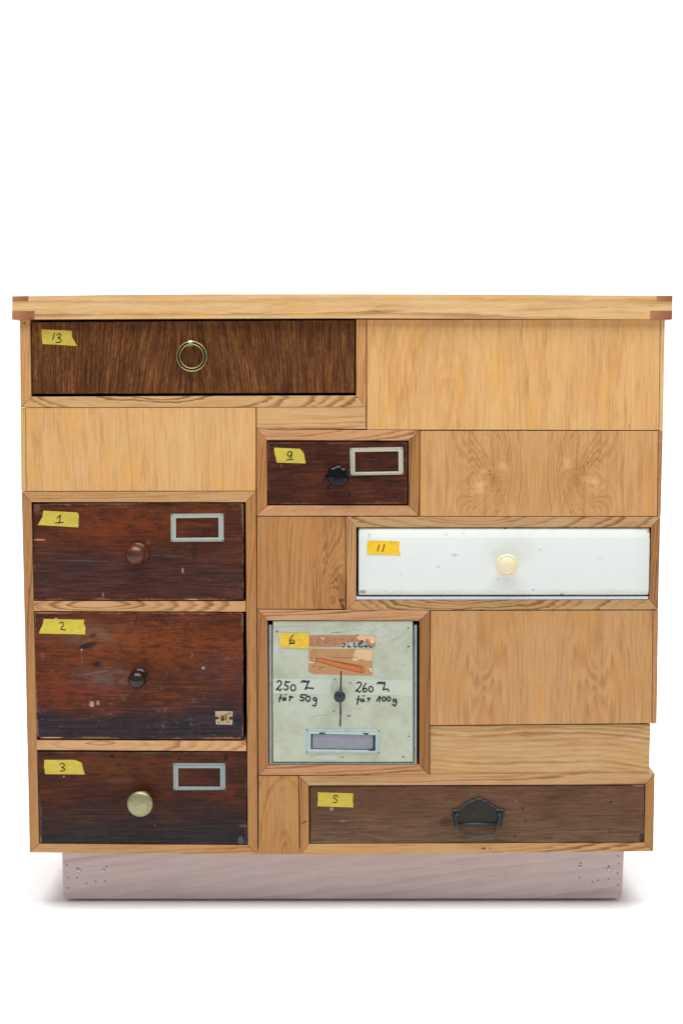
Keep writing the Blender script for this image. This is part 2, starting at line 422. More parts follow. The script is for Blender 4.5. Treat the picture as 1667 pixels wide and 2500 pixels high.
# tall left frame of drawers 1, 2, 3
frame([(52, 1200), (625.3, 1199), (629.3, 2087.6), (72, 2082.6)], [(76.5, 1226), (599.5, 1226), (604.7, 2065), (95.4, 2061.5)],
      [sp((198, 152, 102), ring=0.3), sp((178, 126, 74), slope=0.05, warp=1.0, scale_v=2.0), sp((192, 145, 94), ring=0.4), sp((178, 130, 80), tone=0.3)])
for q, c in (([(79.8, 1467.4), (600, 1468.2), (600.2, 1494), (80.2, 1492.6)], (208, 160, 110)), ([(88.5, 1807.8), (601.2, 1809.7), (601.5, 1835), (89.2, 1832)], (210, 164, 118))):
    prism('divider_rail', q, 0.0008, DEP - 0.01, oak('oak_divider', c, 'h', random.uniform(10, 90), spacing=0.004, u0=0.004, d0=0.01, slope=0.14, ring=0.8, warp=0.9, hue=0.3), chest, gap=0.0003, bev=0.0005)
# frame of drawer 6
frame([(627, 1488), (1050, 1490), (1048.3, 1893.2), (630, 1894)], [(653, 1515), (1024, 1516), (1023, 1868.4), (655.5, 1868.4)],
      [sp((198, 148, 106), slope=0.05, ring=1.0), sp((154, 103, 54), tone=0.3, ring=0.4), sp((192, 142, 100), slope=0.05, ring=1.0), sp((168, 116, 66), tone=0.3, ring=0.4)])
# frame of drawer 5
frame([(729, 1894.6), (1598.8, 1888), (1595, 2079.6), (732, 2088.6)], [(753.7, 1918.8), (1575.6, 1916), (1572.6, 2058.8), (754.5, 2062)],
      [sp((192, 150, 104), slope=0.05, ring=1.0, warp=0.8), sp((168, 118, 66), tone=0.3), sp((196, 150, 96), slope=0.09, ring=0.8, spots=[(0.012, 0.001, 0.004, 0.002, (85, 45, 25), 0.9), (0.024, 0.0016, 0.002, 0.0015, (85, 45, 25), 0.9)]), sp((178, 126, 70), ring=0.9, spots=[(0, -0.012, 0.007, 0.002, (90, 55, 25), 0.8, 0.5)])])

# plain panels between the frames ----------------------------------------
def panel(name, q, c, axis='v', y=0.0002, **k):
    k.setdefault('hue', 0.55)
    lab = k.pop('label', None)
    return prism(name, q, y, DEP, oak('oak_' + name, c, axis, random.uniform(10, 90), **k), chest, gap=0.0005, bev=0.0004, label=lab)
def lp(q, pts, y=0.0):
    """photo points -> local metres of a panel"""
    org = mid(xz(q, y)); return [(P(a, b, y).x - org[0], P(a, b, y).z - org[1]) for a, b in pts]
strip_c = (206, 162, 108)
# A: left, below drawer 13
panel('panel', [(62.5, 995), (624.8, 994), (624.8, 1198.8), (63.5, 1199.6)], (220, 171, 112), u0=-0.20, d0=0.03, slope=0.35, spacing=0.011, ring=0.10, fibre=0.55, tone=0.55)
prism('edge_strip', [(49.5, 995.2), (62.2, 995), (63.2, 1199.6), (51.6, 1199.8)], 0.0004, DEP, oak('oak_strip', (216, 174, 120), 'v', 21.0, ring=0.2, fibre=0.4, hue=0.2), chest, gap=0.0001)
# B: short rail
panel('filler_board', [(626, 993.7), (893.6, 992.9), (893.8, 1047.5), (626, 1046.8)], (212, 168, 116), 'h', u0=0.01, d0=0.02, slope=0.03, ring=0.5, warp=0.5, hue=0.3)
# C: large upper right panel
qC = [(895.2, 779), (1612, 779), (1608.5, 1050.4), (895, 1049.2)]
panel('panel', qC, (223, 173, 112), u0=-0.11, d0=0.025, slope=0.45, spacing=0.012, ring=0.12, fibre=0.6, tone=0.6, warp=1.2, spots=[lp(qC, [(1536, 1041)])[0] + (0.0012, 0.007, (140, 70, 55), 0.6, 0.3)])
prism('edge_strip', [(1612.3, 779), (1623.4, 779), (1618.3, 1050.4), (1608.8, 1050.4)], 0.0004, DEP, oak('oak_strip', (224, 184, 130), 'v', 25.0, ring=0.2, fibre=0.4, hue=0.3), chest, gap=0.0001)
# D: book-matched panel with two knots
qD = [(1025.4, 1051), (1606.5, 1051), (1604.5, 1260.6), (1024.4, 1260.8)]
(k1,), (k2,) = lp(qD, [(1190, 1160)]), lp(qD, [(1420, 1150)])
mir = lp(qD, [(1305, 1150)])[0][0]
kx = (k2[0] - k1[0]) / 2
pits = [(a[0], a[1], 0.0014, 0.0022, (95, 50, 20), 0.75) for a in lp(qD, [(1195, 1150), (1196, 1157), (1205, 1168), (1203, 1180), (1425, 1139), (1426, 1147), (1401, 1163), (1434, 1128), (1408, 1170)])]
pits += [(a[0], a[1], 0.006, 0.006, (225, 178, 120), 0.5) for a in lp(qD, [(1172, 1186), (1446, 1176), (1180, 1150)])] + [(a[0], a[1], 0.005, 0.012, (180, 125, 70), 0.5) for a in lp(qD, [(1204, 1172), (1420, 1150), (1402, 1165)])]
panel('panel', qD, (208, 158, 103), u0=-0.06, d0=0.03, slope=0.10, spacing=0.0068, ring=0.15, fibre=0.6, tone=0.5, mirror=mir, warp=1.1, fig=0.46, soft=True, jit=1.5,
      softs=[a + (rx * MMPX, rz * MMPX, cc, st) for a, rx, rz, cc, st in zip(lp(qD, [(1190, 1165), (1418, 1158), (1170, 1186), (1448, 1176), (1226, 1140), (1386, 1130), (1206, 1160), (1408, 1160)]), (62, 62, 20, 20, 17, 17, 9, 9), (62, 62, 24, 24, 20, 20, 40, 40), ((182, 126, 72),) * 2 + ((226, 180, 126),) * 4 + ((160, 104, 58),) * 2, (0.6, 0.6, 0.8, 0.8, 0.7, 0.7, 0.6, 0.6))],
      bumps=[(kx, 0.000, 0.050, 0.060, 7.0), (kx + 0.018, -0.020, 0.022, 0.024, 3.0), (kx - 0.020, 0.016, 0.018, 0.024, -3.5)], spots=pits, label='oak panel with two mirrored knot figures')
prism('edge_strip', [(1607, 1051), (1618.1, 1051), (1612.8, 1260.6), (1605, 1260.6)], 0.0006, DEP, oak('oak_strip', (176, 126, 78), 'v', 29.0, ring=0.3, fibre=0.4, hue=0.2, flecks=0.5), chest, gap=0.0001)
# E: darker panel left of the white drawer
qE = [(627, 1260.6), (843.6, 1261), (843.8, 1487.6), (627, 1487.4)]
(kE,) = lp(qE, [(812, 1440)]); (sE,) = lp(qE, [(834, 1466)]); (sE2,) = lp(qE, [(836, 1480)])
panel('panel', qE, (186, 134, 80), u0=0.03, d0=0.01, slope=0.16, spacing=0.0075, ring=0.34, fibre=0.6, tone=0.65, warp=0.8, fig=0.5, soft=True, jit=1.5, bumps=[(kE[0], kE[1] - 0.004, 0.030, 0.075, 8.0), (kE[0] - 0.004, kE[1] - 0.02, 0.014, 0.022, 3.5)],
      spots=[(sE[0], sE[1], 0.006, 0.004, (60, 32, 16), 1.0), (sE2[0], sE2[1], 0.003, 0.008, (70, 40, 20), 1.0, 0.4), (sE[0] + .003, sE[1] + 0.02, 0.012, 0.03, (140, 88, 45), 0.6)], hue=0.35, label='darker oak panel with a swirling grain and knot hole')
# F: lower right panel
qF = [(1050.6, 1491), (1594, 1490), (1591, 1766.8), (1048.8, 1771.8)]
mF = lp(qF, [(1318, 1600)])[0][0]
panel('panel', qF, (198, 150, 98), u0=0.095, d0=0.012, slope=0.22, spacing=0.0075, ring=0.2, fibre=0.6, tone=0.5, mirror=mF, warp=0.9, fig=0.16, soft=True, jit=1.6, bumps=[(0.098, 0.01, 0.026, 0.11, 5.0)])
prism('edge_strip', [(1594.4, 1490), (1607, 1490), (1603, 1763), (1599.5, 1767.6), (1591.4, 1768)], 0.0006, DEP, oak('oak_strip', (182, 132, 84), 'v', 33.0, ring=0.3, fibre=0.4, hue=0.2, flecks=0.4), chest, gap=0.0001)
# G: wavy horizontal board, H: filler
panel('filler_board', [(1049, 1772.3), (1588.4, 1768), (1585, 1888.4), (1048.6, 1893)], (200, 162, 112), 'h', y=0.003, u0=-0.13, d0=0.03, slope=0.18, spacing=0.0080, ring=0.6, soft=True, jit=1.2, fibre=0.5, tone=0.4, warp=1.9, hue=0.25, label='pale oak board with wavy horizontal grain')
panel('filler_board', [(630.4, 1894.6), (728.6, 1895), (731, 2087.6), (630.6, 2087)], (184, 134, 78), u0=0.01, d0=0.02, slope=0.3, spacing=0.006, ring=0.35, fibre=0.45, tone=0.7, hue=0.3)

# back board and plinth
bk = plain('plain_backboard', (150, 112, 72), 0.7, var=0.08)
prism('back_board', xz([(62, 790), (1600, 790), (1570, 2060), (95, 2060)]), DEP + 0.002, 0.01, bk, chest, gap=0, isworld=True)
pm_px = [(151.2, 2070), (1523.6, 2070), (1518.3, 2180), (1517, 2188), (1513, 2193), (1506, 2195), (833, 2197.3), (166, 2196.3), (159, 2194.5), (155.3, 2190), (154, 2182)]
pm_pts = xz(pm_px, PLINTH_Y)
pm = oak('raw_plinth_wood', (207, 187, 183), 'h', 41.0, spacing=0.020, u0=-0.18, d0=0.03, slope=0.05, ring=0.30, fibre=0.42, tone=0.6, warp=0.8, hue=0.0, contrast=0.75, rough=0.7, tilt=-0.15)
plinth = prism('plinth', [(x, max(z, 0.0005)) for x, z in pm_pts], PLINTH_Y, 0.34, pm, chest, gap=0, bev=0.0015, isworld=True, label='greyish pink raw wood plinth with screws and nail holes')
for fx_, fy_ in ((-0.42, 0.10), (0.42, 0.10), (-0.42, 0.33), (0.42, 0.33)):  # unseen pads added to lift the plinth, leaving a dark shadow gap
    prism('added_lift_pad', [(fx_ - .02, FL), (fx_ + .02, FL), (fx_ + .02, 0.0004), (fx_ - .02, 0.0004)], fy_, 0.04, bk, plinth, gap=0, bev=0, isworld=True)
zinc = plain('zinc_screw', (190, 205, 215), 0.28, metal=1.0, var=0.1)
for a in ((193, 2126.4), (253, 2127.6), (1416.8, 2118.4), (1486, 2123.6)):
    p = P(a[0], a[1], PLINTH_Y); bm = lathe_bm([(0.0034, -0.001), (0.0034, 0.0006), (0.0026, 0.0018), (0.0012, 0.0022), (0.0010, 0.0012), (0, 0.0012)], 16)
    obj('screw', bm, zinc, plinth, p, smooth_sh=True)
hole_m = plain('dark_nail_hole', (92, 66, 64), 0.9, spec=0.1)
bm = bmesh.new(); po = WORLD(plinth)
for a in [(163, 2113), (188, 2120), (167, 2144), (188, 2144), (211, 2158), (234, 2153), (256, 2152), (165, 2169), (259, 2117), (1417, 2108), (1486, 2115), (1508, 2091), (1510, 2109), (1507, 2133), (1414, 2144), (1446, 2154), (1459, 2150), (1485, 2148), (1509, 2161)]:
    p = P(a[0], a[1], PLINTH_Y) - po; lathe_bm([(0.0014, 0.0), (0.0013, 0.00015), (0.0008, 0.00008), (0, 0.00005)], 9, bm, p)
obj('nail_holes', bm, hole_m, plinth, po)['kind'] = 'stuff'

# ------------------------------------------------------------------ drawers
ink = plain('black_ink', (28, 34, 34), 0.6, spec=0.2, var=0.2)
def tape_mat(c, seed):
    m, nt, b, X, Y, Z = newmat('crepe_tape')
    n1 = noise(nt, X * 120.0, Z * 420.0, seed, 3.0, 0.7); n2 = noise(nt, X * 40.0, Z * 60.0, seed + 3, 4.0, 0.6)
    k = n1 * 0.6 + n2 * 0.5
    col = ramp(k, [(0.3, rgb([x * 0.84 for x in c])), (0.55, rgb(c)), (0.8, rgb([min(255, x * 1.10) for x in c]))])
    nt.links.new(col.k, b.inputs['Base Color']); b.inputs['Roughness'].default_value = 0.6; b.inputs['Specular IOR Level'].default_value = 0.25
    bump(nt, b, k, 0.3, 0.0004); return m
def jag(pts, seed, amp=0.6):
    """torn ends: small teeth on the short sides"""
    rnd = random.Random(seed); out = []; n = len(pts)
    for i in range(n):
        a, b = pts[i], pts[(i + 1) % n]; out.append(a)
        k = 4 if abs(b[0] - a[0]) < abs(b[1] - a[1]) else 2
        for j in range(1, k):
            t = j / k; am = amp if k == 4 else amp * 0.25
            out.append((a[0] + (b[0] - a[0]) * t + rnd.uniform(-am, am), a[1] + (b[1] - a[1]) * t + rnd.uniform(-am, am)))
    return out
def tape(dr, y, cf, poly, strokes, c, label, seed, w=2.6):
    yy = y - 0.0005
    pts = xz(jag([cf(*p) for p in poly], seed), yy); org = cen(pts); o3 = (org[0], yy, org[1])
    bm = bmesh.new(); sheet(bm, pts, yy, o3, 0.0005)
    for s in strokes:
        q = spline([cf(*p) for p in s]); ribbon(bm, xz(q, yy), w * MMPX, yy - 0.0001, o3, 1)
    KEEP.append(1)
    return obj('tape', bm, [tape_mat(c, seed * 1.7), ink], dr, o3, label)
def drawer(poly, y, mat, label, bev=0.0012, depth=0.36, gap=0):
    return prism('drawer', poly, y, depth, mat, chest, gap=gap, bev=bev, label=label, seg=3)
def half(poly, y):
    p = xz(poly, y); return ((max(a[0] for a in p) - min(a[0] for a in p)) / 2, (max(a[1] for a in p) - min(a[1] for a in p)) / 2)
def knob(dr, px, y, prof, mats, name='knob', label=None, n=40, hc=None, **k):
    """px: photo position of the knob's head, hc the height of that head above the drawer"""
    hc = hc if hc is not None else prof[-1][1]
    p = P(px[0], px[1], y - hc); p = Vector((p.x, y, p.z))
    return obj(name, lathe_bm(prof, n, **k), mats, dr, p, label, smooth_sh=True)
def local(dr, pts, y):
    o = WORLD(dr); return [(P(a, b, y).x - o.x, P(a, b, y).z - o.z) for a, b in pts]

YEL, YEL2 = (204, 182, 72), (244, 196, 40)
C1, C5, C7 = crop(0, 700, 3.136), crop(0, 1150, 3.136), crop(600, 1030, 3.484)
C3 = crop(40, 1780, 2.529); C11 = crop(830, 1240, 3.733); C6 = crop(620, 1470, 3.564); C6b = crop(660, 1530, 7.84)
C5b = crop(600, 1850, 3.136); T6 = crop(660, 1640, 9.8); T6r = crop(820, 1640, 9.8); L6 = crop(740, 1530, 7.84)

# ---- drawer 13: vertical fine dark veneer, brass ring
q = [(77.6, 786), (865.6, 781), (865.4, 958.6), (79, 961)]; y = 0.003
hx, hz = half(q, y); fx = (468 - 471.5) * MMPX
d13 = drawer(q, y, stained('dark_veneer', 51.0, hx, hz, ((50, 27, 15), (94, 54, 27), (158, 102, 54), (120, 95, 80), (130, 90, 60)), axis='v', fan=(fx, 0.20, 0.03, 0.16), patch=0.25, scuff=0.15, wear=0.3, streak=1.1, rough=0.5),
             'wide dark brown drawer with fine vertical grain and brass ring pull')
tape(d13, y, C1, [(318, 325), (548, 335), (552, 382), (588, 452), (325, 437), (316, 350)],
     [[(418, 352), (411, 380), (403, 411)], [(434, 372), (445, 359), (462, 362), (460, 380), (442, 391), (462, 397), (468, 412), (455, 424), (426, 425)]], YEL, 'yellow tape with handwritten 13', 3)
brass = plain('aged_brass', (182, 168, 108), 0.40, metal=0.9, var=0.15, dirt=(70, 62, 40), seed=4.0)
patina = plain('dark_patina', (44, 42, 34), 0.55, metal=0.5, var=0.2)
pc = P(468.2, 869.6, y - 0.006); rm, hw = 32.4 * MMPX, 4.9 * MMPX
sec = [(-1, 0.3), (-1, -.5), (-.78, -.95), (-.5, -.85), (-.24, -.25), (.24, -.25), (.5, -.85), (.78, -.95), (1, -.5), (1, 0.3), (.6, .8), (-.6, .8)]
bm = bmesh.new(); N = 72; rings = []
for i in range(N):
    a = 2 * math.pi * i / N
    rings.append([bm.verts.new(((rm + s[0] * hw) * math.sin(a), s[1] * hw, (rm + s[0] * hw) * math.cos(a))) for s in sec])
for i in range(N):
    for k in range(len(sec)):
        f = bm.faces.new((rings[i][k], rings[i][(k + 1) % 12], rings[(i + 1) % N][(k + 1) % 12], rings[(i + 1) % N][k]))
        f.material_index = 1 if k in (3, 4, 5) else 0
obj('ring_pull', bm, [brass, patina], d13, pc, 'round grooved brass ring pull', smooth_sh=True)
silver = plain('worn_silver_strap', (190, 182, 165), 0.35, metal=0.85, var=0.12)
bm = bmesh.new()
pa, pb = P(460, 831, y - 0.008), P(470.2, 844.5, y - 0.008)
w2, top_, bot_ = (pb.x - pa.x) / 2, pa.z, pb.z
prs = [(y - 0.0005, bot_ - 0.001), (y - 0.008, bot_), (y - 0.0115, (bot_ + top_) / 2 - 0.002), (y - 0.0115, (bot_ + top_) / 2 + 0.002), (y - 0.009, top_), (y - 0.0005, top_ + 0.001)]
cxs = (pa.x + pb.x) / 2; L = [bm.verts.new((-w2, a - y, b - pc.z)) for a, b in prs]; Rr = [bm.verts.new((w2, a - y, b - pc.z)) for a, b in prs]
for i in range(5): bm.faces.new((L[i], Rr[i], Rr[i + 1], L[i + 1]))
bm.faces.new(L); bm.faces.new(Rr[::-1]); bm.faces.new((L[0], L[5], Rr[5], Rr[0]))
obj('ring_bracket', bm, silver, d13, (cxs, y, pc.z))

# label holders -------------------------------------------------------
def holder(dr, y, outer, inner, mat, label=None):
    """pressed metal card frame: flat flange, step, raised lip; outer/inner TL TR BR BL in photo pixels"""
    mid_ = [(o[0] * 0.45 + i[0] * 0.55, o[1] * 0.45 + i[1] * 0.55) for o, i in zip(outer, inner)]
    loops = [(outer, 0.0), (outer, 0.0012), (mid_, 0.0013), (mid_, 0.0034), (inner, 0.0031), (inner, 0.0)]
    o = P(*[sum(v) / 4 for v in zip(*outer)], y); bm = bmesh.new(); V = []
    for l, h in loops: V.append([bm.verts.new((P(a, b, y).x - o.x, -h, P(a, b, y).z - o.z)) for a, b in l])
    for j in range(5):
        for i in range(4):
            f = bm.faces.new((V[j][i], V[j][(i + 1) % 4], V[j + 1][(i + 1) % 4], V[j + 1][i]))
    for a, i in zip(outer, inner):
        t = (a[0] * 0.75 + i[0] * 0.25, a[1] * 0.75 + i[1] * 0.25); p = P(t[0], t[1], y)
        lathe_bm([(0.0013, 0.0011), (0.0011, 0.0017), (0, 0.0019)], 8, bm, (p.x - o.x, 0, p.z - o.z), mi=lambda j: 1)
    return obj('label_holder', bm, [mat, patina], dr, o, label)
def rect(cf, x0, y0, x1, y1, rot=0): return [cf(x0, y0 + rot), cf(x1, y0 - rot), cf(x1, y1 - rot), cf(x0, y1 + rot)]
nickel = plain('painted_metal_frame', (178, 182, 174), 0.5, metal=0.25, var=0.06, dirt=(120, 110, 85), dirt_amt=0.5, dth=(0.62, 0.75), seed=8.0)
C1d = crop(250, 1180, 3.92)

# ---- drawer 9
q = [(653, 1078), (994, 1077.6), (993.6, 1231), (654, 1231.4)]; y = 0.0025; hx, hz = half(q, y)
RED = ((36, 19, 18), (72, 37, 27), (112, 56, 32), (100, 82, 84), (150, 104, 84))
d9 = drawer(q, y, stained('dark_red_wood', 61.0, hx, hz, RED, patch=0.4, scuff=0.3, wear=0.35, streak=0.8, spots=[lp(q, [z], y)[0] + (r1, r2, cc, 0.85) for z, r1, r2, cc in (((796, 1163), .004, .004, (20, 14, 16)), ((791, 1172), .003, .0036, (20, 14, 16)), ((801, 1190), .003, .006, (24, 16, 20)), ((853, 1206), .003, .004, (30, 22, 32)), ((881, 1194), .0016, .0016, (30, 20, 26)), ((686, 1137), .001, .003, (150, 100, 84)))]), 'small dark red-brown drawer with black star knob')
tape(d9, y, C7, [(240, 218), (460, 228), (480, 248), (492, 265), (510, 353), (265, 346), (248, 285)],
     [[(392, 256), (370, 252), (355, 268), (358, 288), (378, 288), (391, 262), (392, 255)], [(391, 258), (390, 285), (385, 304), (366, 306)], [(342, 326), (375, 321), (408, 320)]], YEL, 'yellow tape with underlined handwritten 9', 5)
holder(d9, y, [C7(885, 221), C7(1336, 213), C7(1339, 447), C7(890, 455)], [C7(927, 254), C7(1297, 249), C7(1299, 420), C7(929, 426)], plain('brassy_white_frame', (198, 192, 168), 0.5, metal=0.2, var=0.06, dirt=(120, 100, 60), dirt_amt=0.6, dth=(0.58, 0.72), seed=12.0))
blackp = plain('black_bakelite', (9, 9, 12), 0.20, spec=0.22, var=0.1)
rk = 27.0 * MMPX
knob(d9, (824.5, 1162), y, [(0.007, 0), (0.007, 0.010), (rk * 0.80, 0.013), (rk * 0.97, 0.0155), (rk, 0.019), (rk * 0.97, 0.0225), (rk * 0.85, 0.0255), (rk * 0.62, 0.0275), (rk * 0.35, 0.0285), (0, 0.029)], blackp,
     n=84, hc=0.020, lobes=7, lobe_amp=0.055, lobe_from=2, ph=R(4), label='black star knob')

# ---- drawer 1
q = [(81, 1232), (85, 1229.5), (300, 1228.3), (590, 1228.2), (594.6, 1231), (594.6, 1465.6), (81.6, 1465)]; y = 0.002; hx, hz = half(q, y)
d1p = lambda pts: [lpq for lpq in lp(q, pts, y)]
s1 = [d1p([(97, 1318)])[0] + (0.012, 0.0022, (196, 116, 82), 0.95), d1p([(446, 1393)])[0] + (0.0018, 0.006, (170, 150, 145), 0.8), d1p([(252, 1453)])[0] + (0.0018, 0.006, (150, 130, 120), 0.6),
      d1p([(470, 1464)])[0] + (0.012, 0.0014, (205, 150, 105), 0.95), d1p([(362, 1325)])[0] + (0.004, 0.005, (130, 80, 65), 0.7), d1p([(90, 1238)])[0] + (0.007, 0.010, (120, 85, 70), 0.7),
      d1p([(215, 1370)])[0] + (0.05, 0.0007, (85, 90, 95), 0.7, -0.03), d1p([(420, 1358)])[0] + (0.05, 0.0007, (80, 85, 92), 0.6, -0.06), d1p([(475, 1340)])[0] + (0.006, 0.025, (50, 30, 28), 0.6), d1p([(230, 1277)])[0] + (0.0016, 0.004, (40, 40, 46), 0.8)]
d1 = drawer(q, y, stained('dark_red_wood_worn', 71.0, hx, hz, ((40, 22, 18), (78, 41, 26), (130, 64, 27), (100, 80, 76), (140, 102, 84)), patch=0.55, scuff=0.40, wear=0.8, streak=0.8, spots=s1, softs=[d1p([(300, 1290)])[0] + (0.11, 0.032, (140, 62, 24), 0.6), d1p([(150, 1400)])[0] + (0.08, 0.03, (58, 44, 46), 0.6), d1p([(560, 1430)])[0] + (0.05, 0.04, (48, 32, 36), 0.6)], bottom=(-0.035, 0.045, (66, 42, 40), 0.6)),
            'worn dark red-brown drawer with round wooden knob')
tape(d1, y, C5, [(333, 303), (590, 318), (605, 338), (600, 432), (288, 413), (325, 350)], [[(436, 362), (450, 350), (463, 338), (458, 372), (450, 404)], [(420, 399), (455, 395), (488, 391)]], YEL, 'yellow tape with handwritten 1', 7)
holder(d1, y, [C1d(655, 292), C1d(1158, 288), C1d(1161, 556), C1d(657, 560)], [C1d(704, 331), C1d(1112, 326), C1d(1113, 517), C1d(706, 522)], nickel)
kw = stained('turned_brown_wood', 83.0, 9, 9, ((44, 20, 10), (86, 42, 20), (120, 64, 32), (100, 70, 50), (100, 70, 50)), patch=0.4, scuff=0.1, wear=0.0, streak=0.6, rough=0.22, spec=0.4)
rk = 25.6 * MMPX
ball = [(0.0185, 0), (0.0185, 0.0025), (0.0165, 0.004), (0.0115, 0.006), (0.0108, 0.009)] + [(rk * math.sin(a), 0.025 - rk * 0.95 * math.cos(a)) for a in [R(x) for x in range(40, 180, 10)]] + [(0, 0.025 + rk * 0.95)]
knob(d1, (330.5, 1355), y, ball, kw, hc=0.028, label='round polished brown wooden knob')

# ---- drawer 2
q = [(84.5, 1495), (590, 1496), (593.5, 1499), (593.5, 1799), (588, 1805.5), (100, 1804), (92, 1799), (88, 1785)]; y = 0.0015; hx, hz = half(q, y)
W2 = crop(50, 1450, 2.613)
f2 = lambda x, yy: lp(q, [W2(x, yy)], y)[0]
s2 = [f2(455, 705) + (0.005, 0.006, (185, 150, 140), 0.85), f2(494, 697) + (0.003, 0.005, (175, 140, 130), 0.8), f2(1166, 474) + (0.003, 0.0035, (165, 145, 140), 0.8), f2(470, 505) + (0.03, 0.0016, (110, 100, 100), 0.7, 0.15),
      f2(430, 330) + (0.02, 0.006, (32, 26, 34), 0.8, 0.3), f2(488, 450) + (0.008, 0.006, (34, 28, 36), 0.8), f2(392, 430) + (0.001, 0.02, (110, 85, 80), 0.6), f2(1095, 390) + (0.0014, 0.006, (120, 100, 98), 0.7),
      f2(740, 165) + (0.0012, 0.012, (50, 26, 20), 0.8, -0.25), f2(390, 358) + (0.002, 0.002, (190, 160, 140), 0.9), f2(200, 918) + (0.022, 0.0012, (205, 150, 110), 0.95), f2(160, 120) + (0.02, 0.0012, (190, 130, 95), 0.9), f2(140, 395) + (0.005, 0.008, (125, 85, 70), 0.5), f2(228, 160) + (0.004, 0.002, (180, 160, 160), 0.8)]
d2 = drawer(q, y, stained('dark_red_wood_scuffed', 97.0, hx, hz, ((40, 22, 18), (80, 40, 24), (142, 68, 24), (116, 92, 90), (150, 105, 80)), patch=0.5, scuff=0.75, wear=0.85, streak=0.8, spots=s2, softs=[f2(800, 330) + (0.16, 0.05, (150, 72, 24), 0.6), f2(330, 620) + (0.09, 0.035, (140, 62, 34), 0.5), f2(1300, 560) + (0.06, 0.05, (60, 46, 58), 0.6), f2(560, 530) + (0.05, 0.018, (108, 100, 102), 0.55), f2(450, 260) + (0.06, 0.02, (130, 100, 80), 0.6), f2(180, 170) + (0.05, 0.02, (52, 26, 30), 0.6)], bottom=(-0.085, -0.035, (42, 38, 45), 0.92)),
            'deep scuffed reddish drawer with dark wooden knob and small paper stamp')
tape(d2, y, C5, [(335, 1133), (647, 1140), (640, 1165), (654, 1195), (652, 1252), (298, 1245), (308, 1215), (322, 1190)], [[(456, 1170), (468, 1159), (483, 1166), (482, 1188), (465, 1212), (480, 1214), (502, 1217)]], (210, 190, 68), 'yellow tape with handwritten 2', 9)
kd = stained('turned_dark_wood', 87.0, 9, 9, ((18, 10, 10), (36, 20, 18), (56, 32, 26), (70, 56, 56), (80, 60, 50)), patch=0.4, scuff=0.2, wear=0.0, streak=0.5, rough=0.22, spec=0.4)
rk = 21.5 * MMPX
ball = [(0.0150, 0), (0.0155, 0.003), (0.0135, 0.005), (0.0100, 0.007), (0.0098, 0.012), (0.0135, 0.0135), (0.0135, 0.0155), (0.0115, 0.017)] + [(rk * math.sin(a), 0.029 - rk * 0.85 * math.cos(a)) for a in [R(x) for x in range(50, 170, 10)]] + [(0.0036, 0.0418), (0.003, 0.0424), (0, 0.0426)]
knob(d2, (334, 1661), y, ball, kd, hc=0.031, label='dark turned wooden knob with a collar')
ST2 = crop(510, 1720, 22.4); yy = y - 0.0003; pts = xz([ST2(*p) for p in [(345, 385), (820, 375), (1300, 390), (1290, 700), (1280, 1120), (830, 1110), (385, 1100), (360, 800)]], yy); org = cen(pts); o3 = (org[0], yy, org[1])
bm = bmesh.new(); sheet(bm, pts, yy, o3)
sheet(bm, xz([ST2(*p) for p in [(400, 560), (600, 500), (860, 480), (1000, 530), (1270, 560), (1270, 640), (1110, 740), (1150, 860), (1050, 960), (800, 1010), (600, 980), (540, 880), (560, 740), (440, 640)]], yy), yy - 0.0001, o3, 0.0001, 1)
for e in ((430, 750, 120, 85), (1195, 765, 100, 90), (1100, 490, 110, 25), (1040, 975, 80, 22), (540, 1010, 45, 30)): sheet(bm, xz([ST2(*p) for p in ell(*e, 12)[:-1]], yy), yy - 0.0002, o3, 0.0001, 2)
for s in ([(690, 900), (680, 760), (700, 660), (770, 645), (810, 720), (760, 790), (700, 790)], [(700, 880), (770, 870), (850, 770)], [(870, 600), (930, 580), (940, 720), (945, 885)]): ribbon(bm, xz(spline([ST2(*p) for p in s]), yy), 3.2 * MMPX, yy - 0.0003, o3, 2)
KEEP.append(1)
obj('paper_stamp', bm, [plain('stamp_paper', (176, 158, 146), 0.7, var=0.1), plain('stamp_yellow', (190, 156, 90), 0.7, var=0.12), plain('stamp_black', (34, 34, 40), 0.7)], d2, o3, 'small yellow and cream paper stamp with black print')

# ---- drawer 3
q = [(92, 1836.5), (600, 1837.5), (601.8, 1840), (603, 2062.5), (97.5, 2060)]; y = 0.002; hx, hz = half(q, y)
f3 = lambda x, yy: lp(q, [C3(x, yy)], y)[0]
s3 = [f3(590, 172) + (0.004, 0.004, (22, 18, 24), 0.85), f3(1292, 178) + (0.004, 0.005, (22, 18, 26), 0.9), f3(1004, 186) + (0.003, 0.003, (22, 18, 24), 0.8), f3(293, 295) + (0.0015, 0.0015, (190, 180, 180), 0.9), f3(1185, 500) + (0.007, 0.010, (34, 32, 46), 0.7), f3(1365, 680) + (0.018, 0.02, (32, 32, 42), 0.7), f3(1400, 600) + (0.008, 0.003, (95, 92, 98), 0.6),
      f3(1385, 690) + (0.006, 0.008, (110, 105, 108), 0.5), f3(150, 690) + (0.002, 0.010, (130, 130, 125), 0.6), f3(640, 320) + (0.03, 0.006, (110, 66, 50), 0.5), f3(856, 597) + (0.0012, 0.0015, (140, 130, 130), 0.8)]
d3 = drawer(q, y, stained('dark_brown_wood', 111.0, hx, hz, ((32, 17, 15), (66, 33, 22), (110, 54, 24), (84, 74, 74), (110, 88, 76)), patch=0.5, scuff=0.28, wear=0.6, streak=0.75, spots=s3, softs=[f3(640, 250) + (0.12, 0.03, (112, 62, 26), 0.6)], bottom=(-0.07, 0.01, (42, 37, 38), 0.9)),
            'dark brown drawer with round brass knob')
